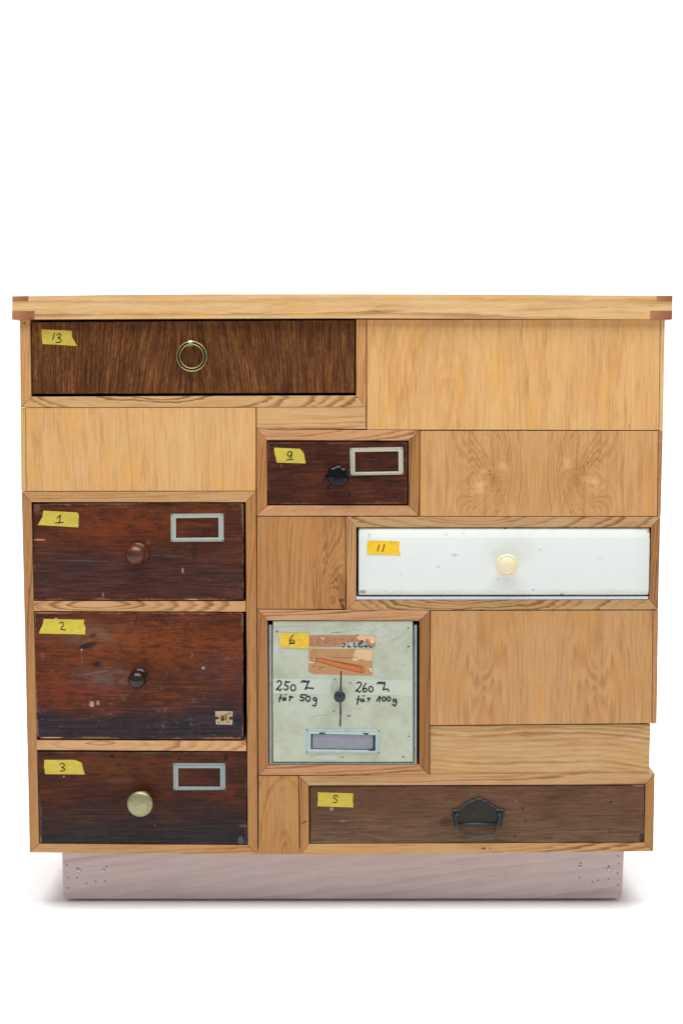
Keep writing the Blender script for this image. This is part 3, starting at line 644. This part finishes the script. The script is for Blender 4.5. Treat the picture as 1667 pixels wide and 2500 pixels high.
tape(d3, y, C3, [(173, 192), (360, 192), (403, 210), (422, 282), (178, 280), (170, 235)], [[(268, 221), (284, 213), (297, 223), (288, 236), (279, 239), (298, 246), (292, 258), (268, 263)]], YEL, 'yellow tape with handwritten 3', 11)
holder(d3, y, [C3(969, 212), C3(1289, 213), C3(1290, 376), C3(970, 378)], [C3(1000, 240), C3(1259, 240), C3(1260, 356), C3(1001, 355)], plain('grey_blue_frame', (150, 160, 160), 0.5, metal=0.3, var=0.08, dirt=(70, 60, 55), dirt_amt=0.7, dth=(0.6, 0.72), seed=14.0))
rk = 32.4 * MMPX
brass2 = plain('dull_brass', (158, 154, 116), 0.42, metal=0.7, var=0.08, dirt=(108, 106, 76), seed=6.0, sc=(150, 150))
knob(d3, (341.7, 1964), y, [(0.0165, 0), (0.0165, 0.002), (0.011, 0.004), (0.0095, 0.010), (0.0115, 0.0155), (rk * 0.9, 0.019), (rk * 0.985, 0.0205), (rk, 0.0225), (rk * 0.985, 0.0245), (rk * 0.93, 0.0265), (rk * 0.80, 0.0285), (rk * 0.6, 0.0300), (rk * 0.3, 0.0312), (0, 0.0316)], brass2, n=56, hc=0.0235, label='round dull brass knob')

# ---- drawer 11: white painted with rounded edges
y = -0.004
zt, zb = P(875, 1289, y).z, P(875, 1454.6, y).z; xl, xr = P(875.5, 1370, y).x, P(1586, 1370, y).x
prof = []
for a in range(0, 91, 15): prof.append((zb + 0.012 * (1 - math.sin(R(a))) if False else zb + 0.013 * (1 - math.cos(R(a))), 0.008 * (1 - math.sin(R(a)))))
top_p = [(zt - 0.0170, 0.0), (zt - 0.0163, 0.0002), (zt - 0.0100, 0.0024), (zt - 0.0050, 0.0042), (zt - 0.0015, 0.0062), (zt, 0.009)]
prof += top_p
ox, oz = (xl + xr) / 2, (zb + zt) / 2
bm = bmesh.new(); cols = []
NX = 28
for i in range(NX + 1):
    x = xl + (xr - xl) * i / NX; e = 0.0
    cols.append((x, [bm.verts.new((x - ox, yy + (0.003 if i in (0, NX) else 0.0005 if i in (1, NX - 1) else 0), zz - oz)) for zz, yy in prof]))
    if i in (1, NX - 1):
        sh = 0.0025 if i == 1 else -0.0025
        for v in cols[-1][1]: v.co.x = (xl + sh - ox) if i == 1 else (xr + sh - ox)
for i in range(NX):
    A, B = cols[i][1], cols[i + 1][1]
    for k in range(len(prof) - 1): bm.faces.new((A[k], B[k], B[k + 1], A[k + 1]))
b0 = [bm.verts.new((sx - ox, 0.35, zz - oz)) for sx, zz in ((xl, zb), (xr, zb), (xr, zt), (xl, zt))]
bm.faces.new((cols[0][1][0], *[c[1][0] for c in cols[1:]], b0[1], b0[0])); bm.faces.new((*[c[1][-1] for c in cols], b0[2], b0[3]))
bm.faces.new((*cols[0][1], b0[3], b0[0])); bm.faces.new((*cols[-1][1], b0[2], b0[1])); bm.faces.new(b0)
mwp, nt, b, X, Y, Z = newmat('old_white_gloss_paint')
n1 = noise(nt, X * 420.0, Z * 12.0, 3.0, 2.0); n2 = noise(nt, X * 14.0, Z * 18.0, 7.0, 4.0)
col = mix(nt, n2, rgb((222, 228, 224)), rgb((232, 234, 228))); col = mix(nt, smooth(n1, 0.5, 0.75) * 0.25, col, rgb((220, 228, 228)))
hzz = (zt - zb) / 2
ed = smooth(Z + (noise(nt, X * 30.0, Z * 30.0, 2.0, 3.0) - 0.5) * 0.012, -hzz + 0.001, -hzz + 0.013)
col = mix(nt, (1.0 - ed) * 0.5, col, rgb((196, 186, 158)))
ed2 = smooth(Z + (noise(nt, X * 60.0, Z * 60.0, 12.0, 3.0) - 0.5) * 0.006, hzz - 0.0045, hzz - 0.001)
col = mix(nt, ed2 * 0.5, col, rgb((200, 190, 160)))
spk = smooth(noise(nt, X * 75.0, Z * 75.0, 31.0, 2.0), 0.70, 0.76); col = mix(nt, spk * 0.5, col, rgb((165, 165, 150)))
col = marks(nt, col, X, Z, [(-0.085, 0.012, 0.006, 0.0035, (185, 188, 178), 0.6), (0.248, 0.052, 0.004, 0.003, (205, 160, 140), 0.9), (0.249, 0.043, 0.0015, 0.002, (120, 125, 115), 0.8), (0.05, -0.048, 0.0015, 0.0015, (110, 105, 95), 0.9), (0.165, 0.006, 0.008, 0.001, (185, 192, 192), 0.7),
                            (-0.243, -0.052, 0.007, 0.004, (150, 125, 95), 0.8), (-0.01, -0.03, 0.0012, 0.003, (175, 175, 160), 0.8), (0.1, -0.0565, 0.004, 0.0015, (110, 85, 60), 0.8), (0.002, 0.057, 0.004, 0.0012, (110, 95, 70), 0.8), (-0.1, 0.047, 0.002, 0.002, (170, 185, 180), 0.8)], 5.0)
nt.links.new(col.k, b.inputs['Base Color']); col = glows(nt, col, X, Z, [(0.006, 0.016, 0.05, 0.03, (206, 208, 198), 0.35), (-0.2, 0.0, 0.06, 0.03, (222, 226, 222), 0.5), (0.03, 0.03, 0.03, 0.014, (206, 210, 206), 0.35)], 77.0)
nt.links.new(col.k, b.inputs['Base Color'])
b.inputs['Roughness'].default_value = 0.28; b.inputs['Specular IOR Level'].default_value = 0.4
bump(nt, b, n1 + n2, 0.06, 0.0006)
d11 = obj('drawer', bm, mwp, chest, (ox, y, oz), 'long white painted drawer with cream knob', smooth_sh=True)
prism('lower_lip', [(869.8, 1457.2), (1200, 1457.0), (1582.5, 1456.6), (1582, 1463.2), (1200, 1463.8), (869.8, 1464)], -0.0008, 0.3, plain('blueish_white_lip', (205, 214, 222), 0.4, var=0.05), d11, gap=0.0)
tape(d11, y, C11, [(252, 297), (540, 304), (538, 380), (553, 433), (247, 423), (243, 355)], [[(355, 333), (349, 365), (343, 396)], [(406, 328), (396, 365), (384, 402)]], YEL2, 'bright yellow tape with handwritten 11', 13)
cream = plain('cream_plastic', (236, 222, 184), 0.25, spec=0.5, var=0.04, sc=(60, 60))
rk = 27.6 * MMPX
knob(d11, (1238, 1381), y, [(0.0165, 0), (0.0165, 0.002), (0.0125, 0.004), (0.0115, 0.012), (rk * 0.93, 0.016), (rk, 0.0185), (rk * 0.985, 0.021), (rk * 0.90, 0.0225), (rk * 0.85, 0.0225), (rk * 0.80, 0.0218), (rk * 0.77, 0.0222), (rk * 0.70, 0.0238), (rk * 0.5, 0.0256), (rk * 0.25, 0.0266), (0, 0.0269)], cream, n=56, hc=0.02, label='round cream plastic knob with ringed face')

# ---- drawer 6: pale green painted square drawer
y = 0.0015
dkb = plain('dark_drawer_body', (38, 40, 42), 0.7, var=0.2)
greyp = plain('worn_grey_paint_edge', (150, 158, 156), 0.55, var=0.12, dirt=(84, 84, 84), sc=(160, 60), seed=3.0)
d6q = [(655.5, 1524), (1018.5, 1524), (1018, 1867.6), (656.5, 1867.6)]
d6 = drawer(d6q, 0.0055, dkb, 'square pale green drawer with handwritten prices and black knob', bev=0.0006)
plate_q = [C6(165, 166), C6(700, 168), C6(1381, 165), C6(1383, 700), C6(1384, 1393), C6(800, 1393), C6(166, 1392), C6(163, 700)]
mp, nt, b, X, Y, Z = newmat('pale_green_paint')
n1 = noise(nt, X * 22.0, Z * 22.0, 3.0, 5.0, 0.6); n2 = noise(nt, X * 90.0, Z * 90.0, 8.0, 4.0, 0.65)
col = ramp(n1, [(0.3, rgb((168, 174, 156))), (0.5, rgb((185, 189, 168))), (0.7, rgb((192, 198, 184)))])
col = mix(nt, smooth(n2, 0.50, 0.75) * 0.45, col, rgb((160, 154, 124)))
cr = op('ABSOLUTE', noise(nt, X * 14.0, Z * 26.0, 44.0, 3.0) - 0.5); cr = (1.0 - smooth(cr, 0.0, 0.006)) * smooth(Z, 0.06, 0.1)
col = mix(nt, cr * 0.5, col, rgb((110, 116, 108)))
f6 = lambda x, yy: lp(plate_q, [C6(x, yy)], y)[0]
col = marks(nt, col, X, Z, [f6(a, c) + (r_, r_ * 0.9, (60, 50, 60), 0.9) for a, c, r_ in ((202, 258, .0022), (1342, 227, .0018), (1342, 388, .0024), (708, 676, .0020), (838, 706, .0020), (1344, 1170, .0020), (1300, 1350, .0022), (770, 1352, .0016))]
            + [f6(826, 992) + (0.0042, 0.0018, (100, 70, 70), 0.85, 0.1), f6(697, 948) + (0.0036, 0.0014, (90, 85, 95), 0.8, 0.6), f6(720, 265) + (0.012, 0.0009, (95, 112, 130), 0.8, 0.03), f6(600, 985) + (0.03, 0.0007, (130, 140, 130), 0.6, 0.15), f6(1260, 300) + (0.024, 0.0007, (130, 138, 128), 0.7, 0.6), f6(300, 215) + (0.04, 0.0009, (125, 135, 130), 0.6, 0.05), f6(640, 1352) + (0.02, 0.006, (200, 206, 204), 0.6), f6(510, 430) + (0.006, 0.03, (200, 205, 190), 0.3)], 9.0)
nt.links.new(col.k, b.inputs['Base Color']); b.inputs['Roughness'].default_value = 0.5; b.inputs['Specular IOR Level'].default_value = 0.3
bump(nt, b, n2, 0.15, 0.0006)
plate = prism('front_plate', plate_q, y, 0.0038, mp, d6, gap=0, bev=0.0007)
for qq in ([(656.6, 1526), (663.2, 1526), (663.8, 1866.8), (657.4, 1866.8)], [(1011.2, 1526), (1017.6, 1526), (1017.2, 1866.8), (1011, 1866.8)], [(664.6, 1862.6), (1010.2, 1862.6), (1010, 1867), (664.6, 1867)]):
    prism('edge_moulding', qq, 0.0028, 0.0026, greyp, d6, gap=0, bev=0.0005)
o6 = WORLD(d6)
def flat(name, mats, build, label=None, yy=y):
    bm = bmesh.new(); o3 = (o6.x, yy, o6.z); build(bm, o3); KEEP.append(1)
    return obj(name, bm, mats, d6, o3, label)
clear = plain('clear_tape_band', (192, 199, 184), 0.4, var=0.03)
flat('clear_tape', clear, lambda bm, o: sheet(bm, xz([C6(168, 668), C6(668, 672), C6(666, 802), C6(168, 798)], y), y - 0.0002, o, 0.0002))
flat('clear_tape', clear, lambda bm, o: sheet(bm, xz([C6(880, 676), C6(1377, 682), C6(1377, 815), C6(876, 805)], y), y - 0.0002, o, 0.0002))
txt = [(T6, s) for s in ([(150, 265), (185, 230), (230, 220), (262, 255), (248, 312), (200, 370), (135, 440)], [(135, 440), (185, 415), (225, 455), (275, 405)], [(375, 222), (358, 280), (345, 332)], [(345, 332), (395, 338), (420, 380), (400, 430), (360, 440), (320, 405)], [(375, 225), (405, 255), (478, 240)], ell(545, 388, 58, 74),
        [(725, 265), (785, 215), (800, 255), (840, 215), (860, 255), (930, 215)], [(930, 215), (880, 320), (830, 432)], [(830, 432), (890, 388), (950, 400), (1015, 392), (1018, 428)], [(258, 545), (232, 640), (205, 730)], [(195, 638), (270, 632)], [(305, 610), (302, 680), (340, 685), (372, 612)], [(360, 620), (352, 660), (378, 690)], [(320, 640), (350, 650)], [(340, 550), (392, 548)], [(438, 606), (478, 604), (468, 650), (455, 712)], [(470, 640), (510, 600), (548, 628)],
        [(738, 555), (800, 556), (872, 562)], [(738, 550), (722, 618), (775, 616), (802, 650), (780, 696), (705, 682)], ell(900, 650, 52, 62), ell(1066, 660, 38, 36), [(1106, 640), (1096, 740), (1080, 806), (1045, 822), (1003, 795)])]
txt += [(T6r, s) for s in ([(500, 292), (540, 255), (590, 265), (605, 312), (560, 382), (465, 482)], [(465, 482), (510, 452), (550, 490), (605, 462)], [(725, 270), (662, 370), (642, 440), (670, 490), (715, 480), (735, 430), (700, 396), (650, 432)], ell(835, 420, 50, 66), [(975, 300), (1030, 250), (1045, 295), (1090, 250), (1110, 290), (1165, 245)], [(1165, 245), (1158, 340), (1120, 440)], [(1120, 440), (1190, 420), (1240, 425), (1262, 482)],
        [(545, 575), (530, 680), (500, 795)], [(485, 660), (570, 664)], [(598, 640), (595, 706), (632, 706), (660, 640)], [(655, 650), (660, 705), (694, 710)], [(638, 585), (690, 578)], [(742, 642), (784, 640), (770, 720)], [(780, 665), (832, 632)], [(965, 715), (1055, 592), (1036, 738)], ell(1146, 656, 40, 48), ell(1262, 656, 40, 50), ell(1402, 690, 37, 33), [(1440, 670), (1442, 770), (1395, 818), (1348, 770)])]
txt += [(C6, s) for s in ([(757, 600), (756, 700), (752, 830)], [(752, 830), (752, 1000), (749, 1085)])]
def writer(sel, w):
    def write(bm, o):
        for cf, st in sel:
            pts = [cf(*p) for p in st]; pts = pts if len(pts) < 3 or len(pts) > 12 else spline(pts)
            ribbon(bm, xz(pts, y), w * MMPX, y - 0.0004, o, 0)
    return write
flat('handwriting', ink, writer([t for t in txt if t[0] is T6], 3.5), 'black handwriting 250 ml für 50g')
flat('handwriting', ink, writer([t for t in txt if t[0] is T6r], 3.5), 'black handwriting 260 ml für 100g')
flat('painted_line', ink, writer([t for t in txt if t[0] is C6], 3.4), 'black vertical line behind the knob')
kraft = plain('brown_kraft_paper', (184, 136, 94), 0.75, var=0.06, sc=(60, 60), dirt=(160, 112, 72), dirt_amt=0.4, seed=17.0)
kraft2 = plain('brown_kraft_paper_dark', (176, 126, 90), 0.75, var=0.06, sc=(60, 60), dirt=(160, 108, 74), dirt_amt=0.4, seed=19.0)
torn = plain('torn_paper_layer', (216, 182, 138), 0.8, var=0.05); faint = plain('faded_print', (150, 100, 72), 0.8, var=0.1); chip = plain('bare_paper_chip', (226, 214, 196), 0.8)
teal = plain('dark_teal_ink', (26, 46, 50), 0.6); orange = plain('orange_print', (198, 112, 58), 0.75, var=0.07, sc=(200, 60)); outl = plain('brown_outline_ink', (112, 62, 30), 0.8); olive = plain('olive_faded_ink', (128, 100, 52), 0.8)
Lx = lambda pts: xz([L6(*p) for p in pts], y)
def strip1(bm, o):
    sheet(bm, Lx([(108, 165), (600, 162), (1060, 163), (1390, 167), (1382, 392), (1325, 396), (1262, 362), (1200, 318), (1160, 300), (1000, 290), (900, 302), (830, 322), (765, 318), (735, 360), (725, 393), (108, 392)]), y - 0.0003, o, 0.0003, 0)
    sheet(bm, Lx([(1045, 168), (1380, 172), (1376, 300), (1330, 330), (1290, 300), (1240, 250), (1170, 300), (1100, 262), (1035, 240)]), y - 0.00035, o, 0.0001, 1)
    sheet(bm, Lx([(330, 205), (380, 210), (410, 240), (390, 255), (350, 235)]), y - 0.0004, o, 0.0001, 1)
    sheet(bm, Lx([(1300, 280), (1340, 285), (1335, 320), (1295, 310)]), y - 0.0004, o, 0.0001, 2)
    G = [[(185, 245), (140, 240), (115, 290), (135, 340), (180, 335), (180, 295), (150, 295)], [(340, 240), (268, 240), (268, 340), (345, 340)], [(268, 290), (330, 290)], [(418, 345), (418, 238), (480, 240), (492, 270), (470, 292), (420, 292)], [(455, 292), (500, 345)], [(645, 250), (600, 235), (570, 265), (610, 290), (645, 315), (610, 345), (565, 330)],
         [(690, 240), (780, 240)], [(735, 240), (735, 310)], [(860, 240), (860, 300)], [(985, 240), (920, 240), (920, 290)], [(920, 268), (970, 268)], [(1258, 245), (1195, 245), (1195, 300)], [(1195, 275), (1245, 275)]]
    for s in G: ribbon(bm, Lx(s), 2.2 * MMPX, y - 0.00042, o, 3)
    for s in ([(755, 322), (795, 335), (792, 368), (742, 390)], [(872, 340), (855, 375), (875, 392), (915, 378)], [(988, 300), (968, 365), (990, 388), (1035, 375)], [(1080, 345), (1140, 305), (1128, 268), (1085, 300), (1062, 350), (1085, 388), (1155, 372)], [(1200, 340), (1180, 375), (1205, 388), (1250, 362)], [(1262, 372), (1290, 392), (1325, 398)]):
        ribbon(bm, Lx(spline(s)), 3.0 * MMPX, y - 0.0005, o, 4)
    sheet(bm, Lx(ell(1045, 158, 14, 12, 10)[:-1]), y - 0.0005, o, 0.0001, 4)
flat('paper_label', [kraft2, torn, chip, faint, teal], strip1, 'torn brown paper strip with faded capitals and script')
def card(bm, o):
    sheet(bm, Lx([(112, 420), (700, 425), (1330, 437), (1326, 940), (1080, 938), (1060, 920), (1040, 936), (720, 925), (190, 905), (100, 862), (104, 640)]), y - 0.0003, o, 0.0003, 0)
    sheet(bm, Lx([(1015, 437), (1326, 441), (1318, 650), (1215, 655), (1150, 628), (1080, 622), (1045, 640), (1000, 672), (940, 645), (958, 590), (962, 540), (985, 480)]), y - 0.00035, o, 0.0001, 1)
    sheet(bm, Lx([(112, 662), (205, 685), (198, 706), (108, 690)]), y - 0.0004, o, 0.0001, 2); sheet(bm, Lx([(1265, 795), (1310, 800), (1316, 870), (1285, 860), (1290, 830), (1262, 820)]), y - 0.0004, o, 0.0001, 2)
    sheet(bm, Lx([(232, 602), (400, 622), (700, 682), (1110, 752), (1158, 768), (1164, 850), (1135, 886), (1080, 872), (700, 790), (360, 690), (225, 652)]), y - 0.0004, o, 0.0001, 5)
    for s in ([(240, 600), (420, 625), (700, 680), (1125, 752)], [(228, 655), (360, 690), (700, 790), (1125, 884)], [(1125, 752), (1158, 780), (1162, 850), (1130, 884), (1108, 850), (1118, 775), (1125, 752)], [(560, 655), (850, 725), (1115, 780)]): ribbon(bm, Lx(spline(s)), 1.3 * MMPX, y - 0.0005, o, 3)
    for s in ([(170, 700), (165, 560), (190, 455), (225, 455), (255, 560), (250, 700)], [(160, 740), (205, 770), (255, 735)], [(540, 590), (575, 575), (590, 605), (620, 580), (650, 605), (680, 582), (720, 602), (760, 580), (800, 606), (850, 590), (900, 598), (950, 585), (1040, 592)], [(300, 760), (330, 790), (310, 825), (340, 770), (370, 790), (390, 765), (430, 780)]): ribbon(bm, Lx(spline(s)), 1.1 * MMPX, y - 0.0005, o, 4)
flat('paper_label', [kraft, torn, chip, outl, olive, orange], card, 'torn brown paper card with a drawn orange stick')
t6 = tape(d6, y, C6, [(222, 275), (475, 278), (478, 340), (479, 401), (232, 396), (221, 350)], [], (226, 188, 62), 'yellow tape with underlined handwritten 6', 15)
bm = bmesh.new(); o3 = (o6.x, y, o6.z)
bpy.data.objects.remove(t6)
t6 = tape(d6, y - 0.0004, lambda a, c: C6b(a, c), [(180, 125), (735, 135), (740, 270), (742, 418), (195, 402), (170, 290)], [[(442, 160), (402, 205), (370, 258), (378, 300), (410, 315), (450, 290), (442, 262), (405, 258), (376, 282)], [(348, 332), (410, 324), (478, 322)]], (226, 188, 62), 'yellow tape with underlined handwritten 6', 15)
# card slot near the bottom of drawer 6
slotp = plain('painted_slot_frame', (180, 196, 188), 0.5, var=0.06, dirt=(120, 140, 140), dirt_amt=0.6, sc=(90, 90), seed=23.0)
S6 = crop(730, 1760, 7.467)
hl = holder(d6, y, [S6(125, 145), S6(1470, 160), S6(1468, 590), S6(118, 585)], [S6(215, 232), S6(1395, 255), S6(1390, 535), S6(212, 518)], slotp, 'pale green painted card holder with grey insert')
oh = WORLD(hl); bm = bmesh.new()
sheet(bm, xz([S6(215, 300), S6(216, 235), S6(1395, 255), S6(1390, 535), S6(212, 520)], y), y - 0.0003, oh, 0.0003, 1)
sheet(bm, xz([S6(248, 245), S6(800, 255), S6(1345, 262), S6(1340, 520), S6(800, 512), S6(240, 505)], y), y - 0.0007, oh, 0.0004, 0)
for e in ([(372, 206), (475, 208), (478, 238), (372, 232)], [(1150, 215), (1275, 220), (1240, 250), (1205, 250)], [(1240, 520), (1385, 520), (1380, 545), (1270, 535)]): sheet(bm, xz([S6(*p) for p in e], y), y - 0.0036, oh, 0.0004, 1)
KEEP.append(1)
obj('card_insert', bm, [plain('grey_violet_card', (142, 142, 152), 0.6, var=0.10, sc=(90, 160), dirt=(118, 124, 134), seed=29.0), plain('dark_blue_chip', (44, 54, 74), 0.6)], d6, oh, 'grey card in the holder')
rk = 14.8 * MMPX
blk = plain('black_blue_lacquer', (26, 34, 44), 0.3, spec=0.5, var=0.1)
knob(d6, (829, 1701.5), y, [(0.0072, 0), (0.0068, 0.004), (0.0065, 0.009), (rk * 0.95, 0.0115), (rk, 0.014), (rk * 0.96, 0.0165), (rk * 0.80, 0.0182), (rk * 0.62, 0.0178), (rk * 0.45, 0.0178), (rk * 0.25, 0.0186), (0, 0.0188)], blk, n=36, hc=0.015, label='small black knob')

# ---- drawer 5: long brown drawer with bail pull
q = [(756.5, 1920.5), (1573, 1917.6), (1571.6, 2056.8), (757.5, 2060.4)]; y = 0.002; hx, hz = half(q, y)
D5 = crop(1050, 1850, 2.541)
f5 = lambda x, yy: lp(q, [D5(x, yy)], y)[0]; f5b = lambda x, yy: lp(q, [C5b(x, yy)], y)[0]
s5 = [f5b(657, 395) + (0.0040, 0.0036, (165, 140, 132), 0.85), f5b(742, 487) + (0.005, 0.0016, (140, 120, 108), 0.8, 0.2), f5(1121, 277) + (0.003, 0.0026, (44, 36, 42), 0.9), f5(1113, 464) + (0.004, 0.004, (110, 55, 30), 0.9), f5(1100, 395) + (0.004, 0.003, (105, 60, 38), 0.6), f5(590, 395) + (0.002, 0.003, (44, 34, 30), 0.8), f5(527, 492) + (0.0025, 0.002, (40, 30, 28), 0.8), f5(575, 318) + (0.003, 0.004, (58, 38, 30), 0.7), f5(528, 268) + (0.004, 0.0012, (135, 115, 100), 0.7, -0.5),
      f5(1315, 500) + (0.006, 0.010, (44, 34, 30), 0.8), f5(1300, 172) + (0.016, 0.0016, (190, 170, 150), 0.8), f5(785, 510) + (0.006, 0.008, (120, 98, 78), 0.4), f5(95, 400) + (0.012, 0.010, (52, 34, 28), 0.5), f5(480, 345) + (0.0016, 0.002, (140, 118, 96), 0.8), f5(1000, 225) + (0.005, 0.002, (110, 75, 58), 0.6)]
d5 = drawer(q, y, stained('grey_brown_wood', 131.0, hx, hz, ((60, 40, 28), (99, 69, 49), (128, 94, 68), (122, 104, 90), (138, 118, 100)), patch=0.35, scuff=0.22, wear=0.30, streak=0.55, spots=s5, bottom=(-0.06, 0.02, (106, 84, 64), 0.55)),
            'long faded brown drawer with dark metal bail pull')
tape(d5, y, C5b, [(550, 267), (822, 275), (818, 330), (823, 383), (548, 373), (552, 320)], [[(706, 302), (690, 291), (676, 297), (676, 312), (692, 322), (697, 336), (686, 346), (665, 344)]], (202, 178, 66), 'yellow tape with handwritten 5', 17)
iron = plain('dark_bronze_iron', (42, 40, 34), 0.42, metal=0.6, var=0.25, dirt=(104, 88, 48), dirt_amt=0.35, dth=(0.58, 0.75), seed=31.0)
steel = plain('blue_grey_worn_metal', (66, 72, 76), 0.36, metal=0.7, var=0.2, dirt=(48, 48, 46), dirt_amt=0.6, seed=33.0)
B5 = crop(1090, 1930, 9.8)
upper = [(130, 470), (300, 455), (330, 400), (400, 355), (450, 325), (480, 290), (570, 255), (650, 225), (700, 195), (760, 185), (830, 200), (890, 245), (950, 240), (1020, 285), (1060, 340), (1120, 365), (1190, 410), (1210, 450), (1370, 450)]
plate_o = upper + [(1365, 560), (1320, 850), (1230, 850), (1180, 840), (270, 840), (240, 840), (160, 840), (135, 560)]
pp = xz([B5(*p) for p in plate_o], y); po_ = mid(pp)
bail = prism('bail_pull', pp, y - 0.0022, 0.0026, iron, d5, gap=0, bev=0.0007, isworld=True, label='dark metal bail pull with scalloped plate')
bo = WORLD(bail)
def b3(p, h): v = P(*B5(*p), y - h); return (v.x - bo.x, v.y - bo.y, v.z - bo.z)
bm = bmesh.new()
rim = spline([b3((x, yy + 22), 0.003) for x, yy in upper], 4)
tube(bm, rim, 0.0019, 8)
tube(bm, [b3((265, 812), 0.0032), b3((730, 806), 0.0036), b3((1205, 800), 0.0032)], 0.0022, 8)
obj('bail_rim', bm, steel, bail.parent, bo, smooth_sh=True)
bm = bmesh.new()
bl = [(1285, 570), (1262, 700), (1215, 850), (1170, 980), (1090, 1075), (960, 1120), (740, 1148), (560, 1118), (420, 1060), (310, 970), (260, 850), (225, 720), (208, 580)]
pts3 = spline([b3(p, 0.006 + 0.004 * math.sin(math.pi * i / (len(bl) - 1))) for i, p in enumerate(bl)], 5)
rr = [0.0012 + 0.0010 * math.sin(math.pi * i / (len(pts3) - 1)) for i in range(len(pts3))]
tube(bm, pts3, rr, 10)
for p in ((245, 575), (1250, 575)):
    c = b3(p, 0.0022); lathe_bm([(0.0042, 0), (0.0042, 0.002), (0.003, 0.0042), (0.0026, 0.0052), (0, 0.0058)], 14, bm, c)
obj('bail', bm, steel, bail.parent, bo, smooth_sh=True)
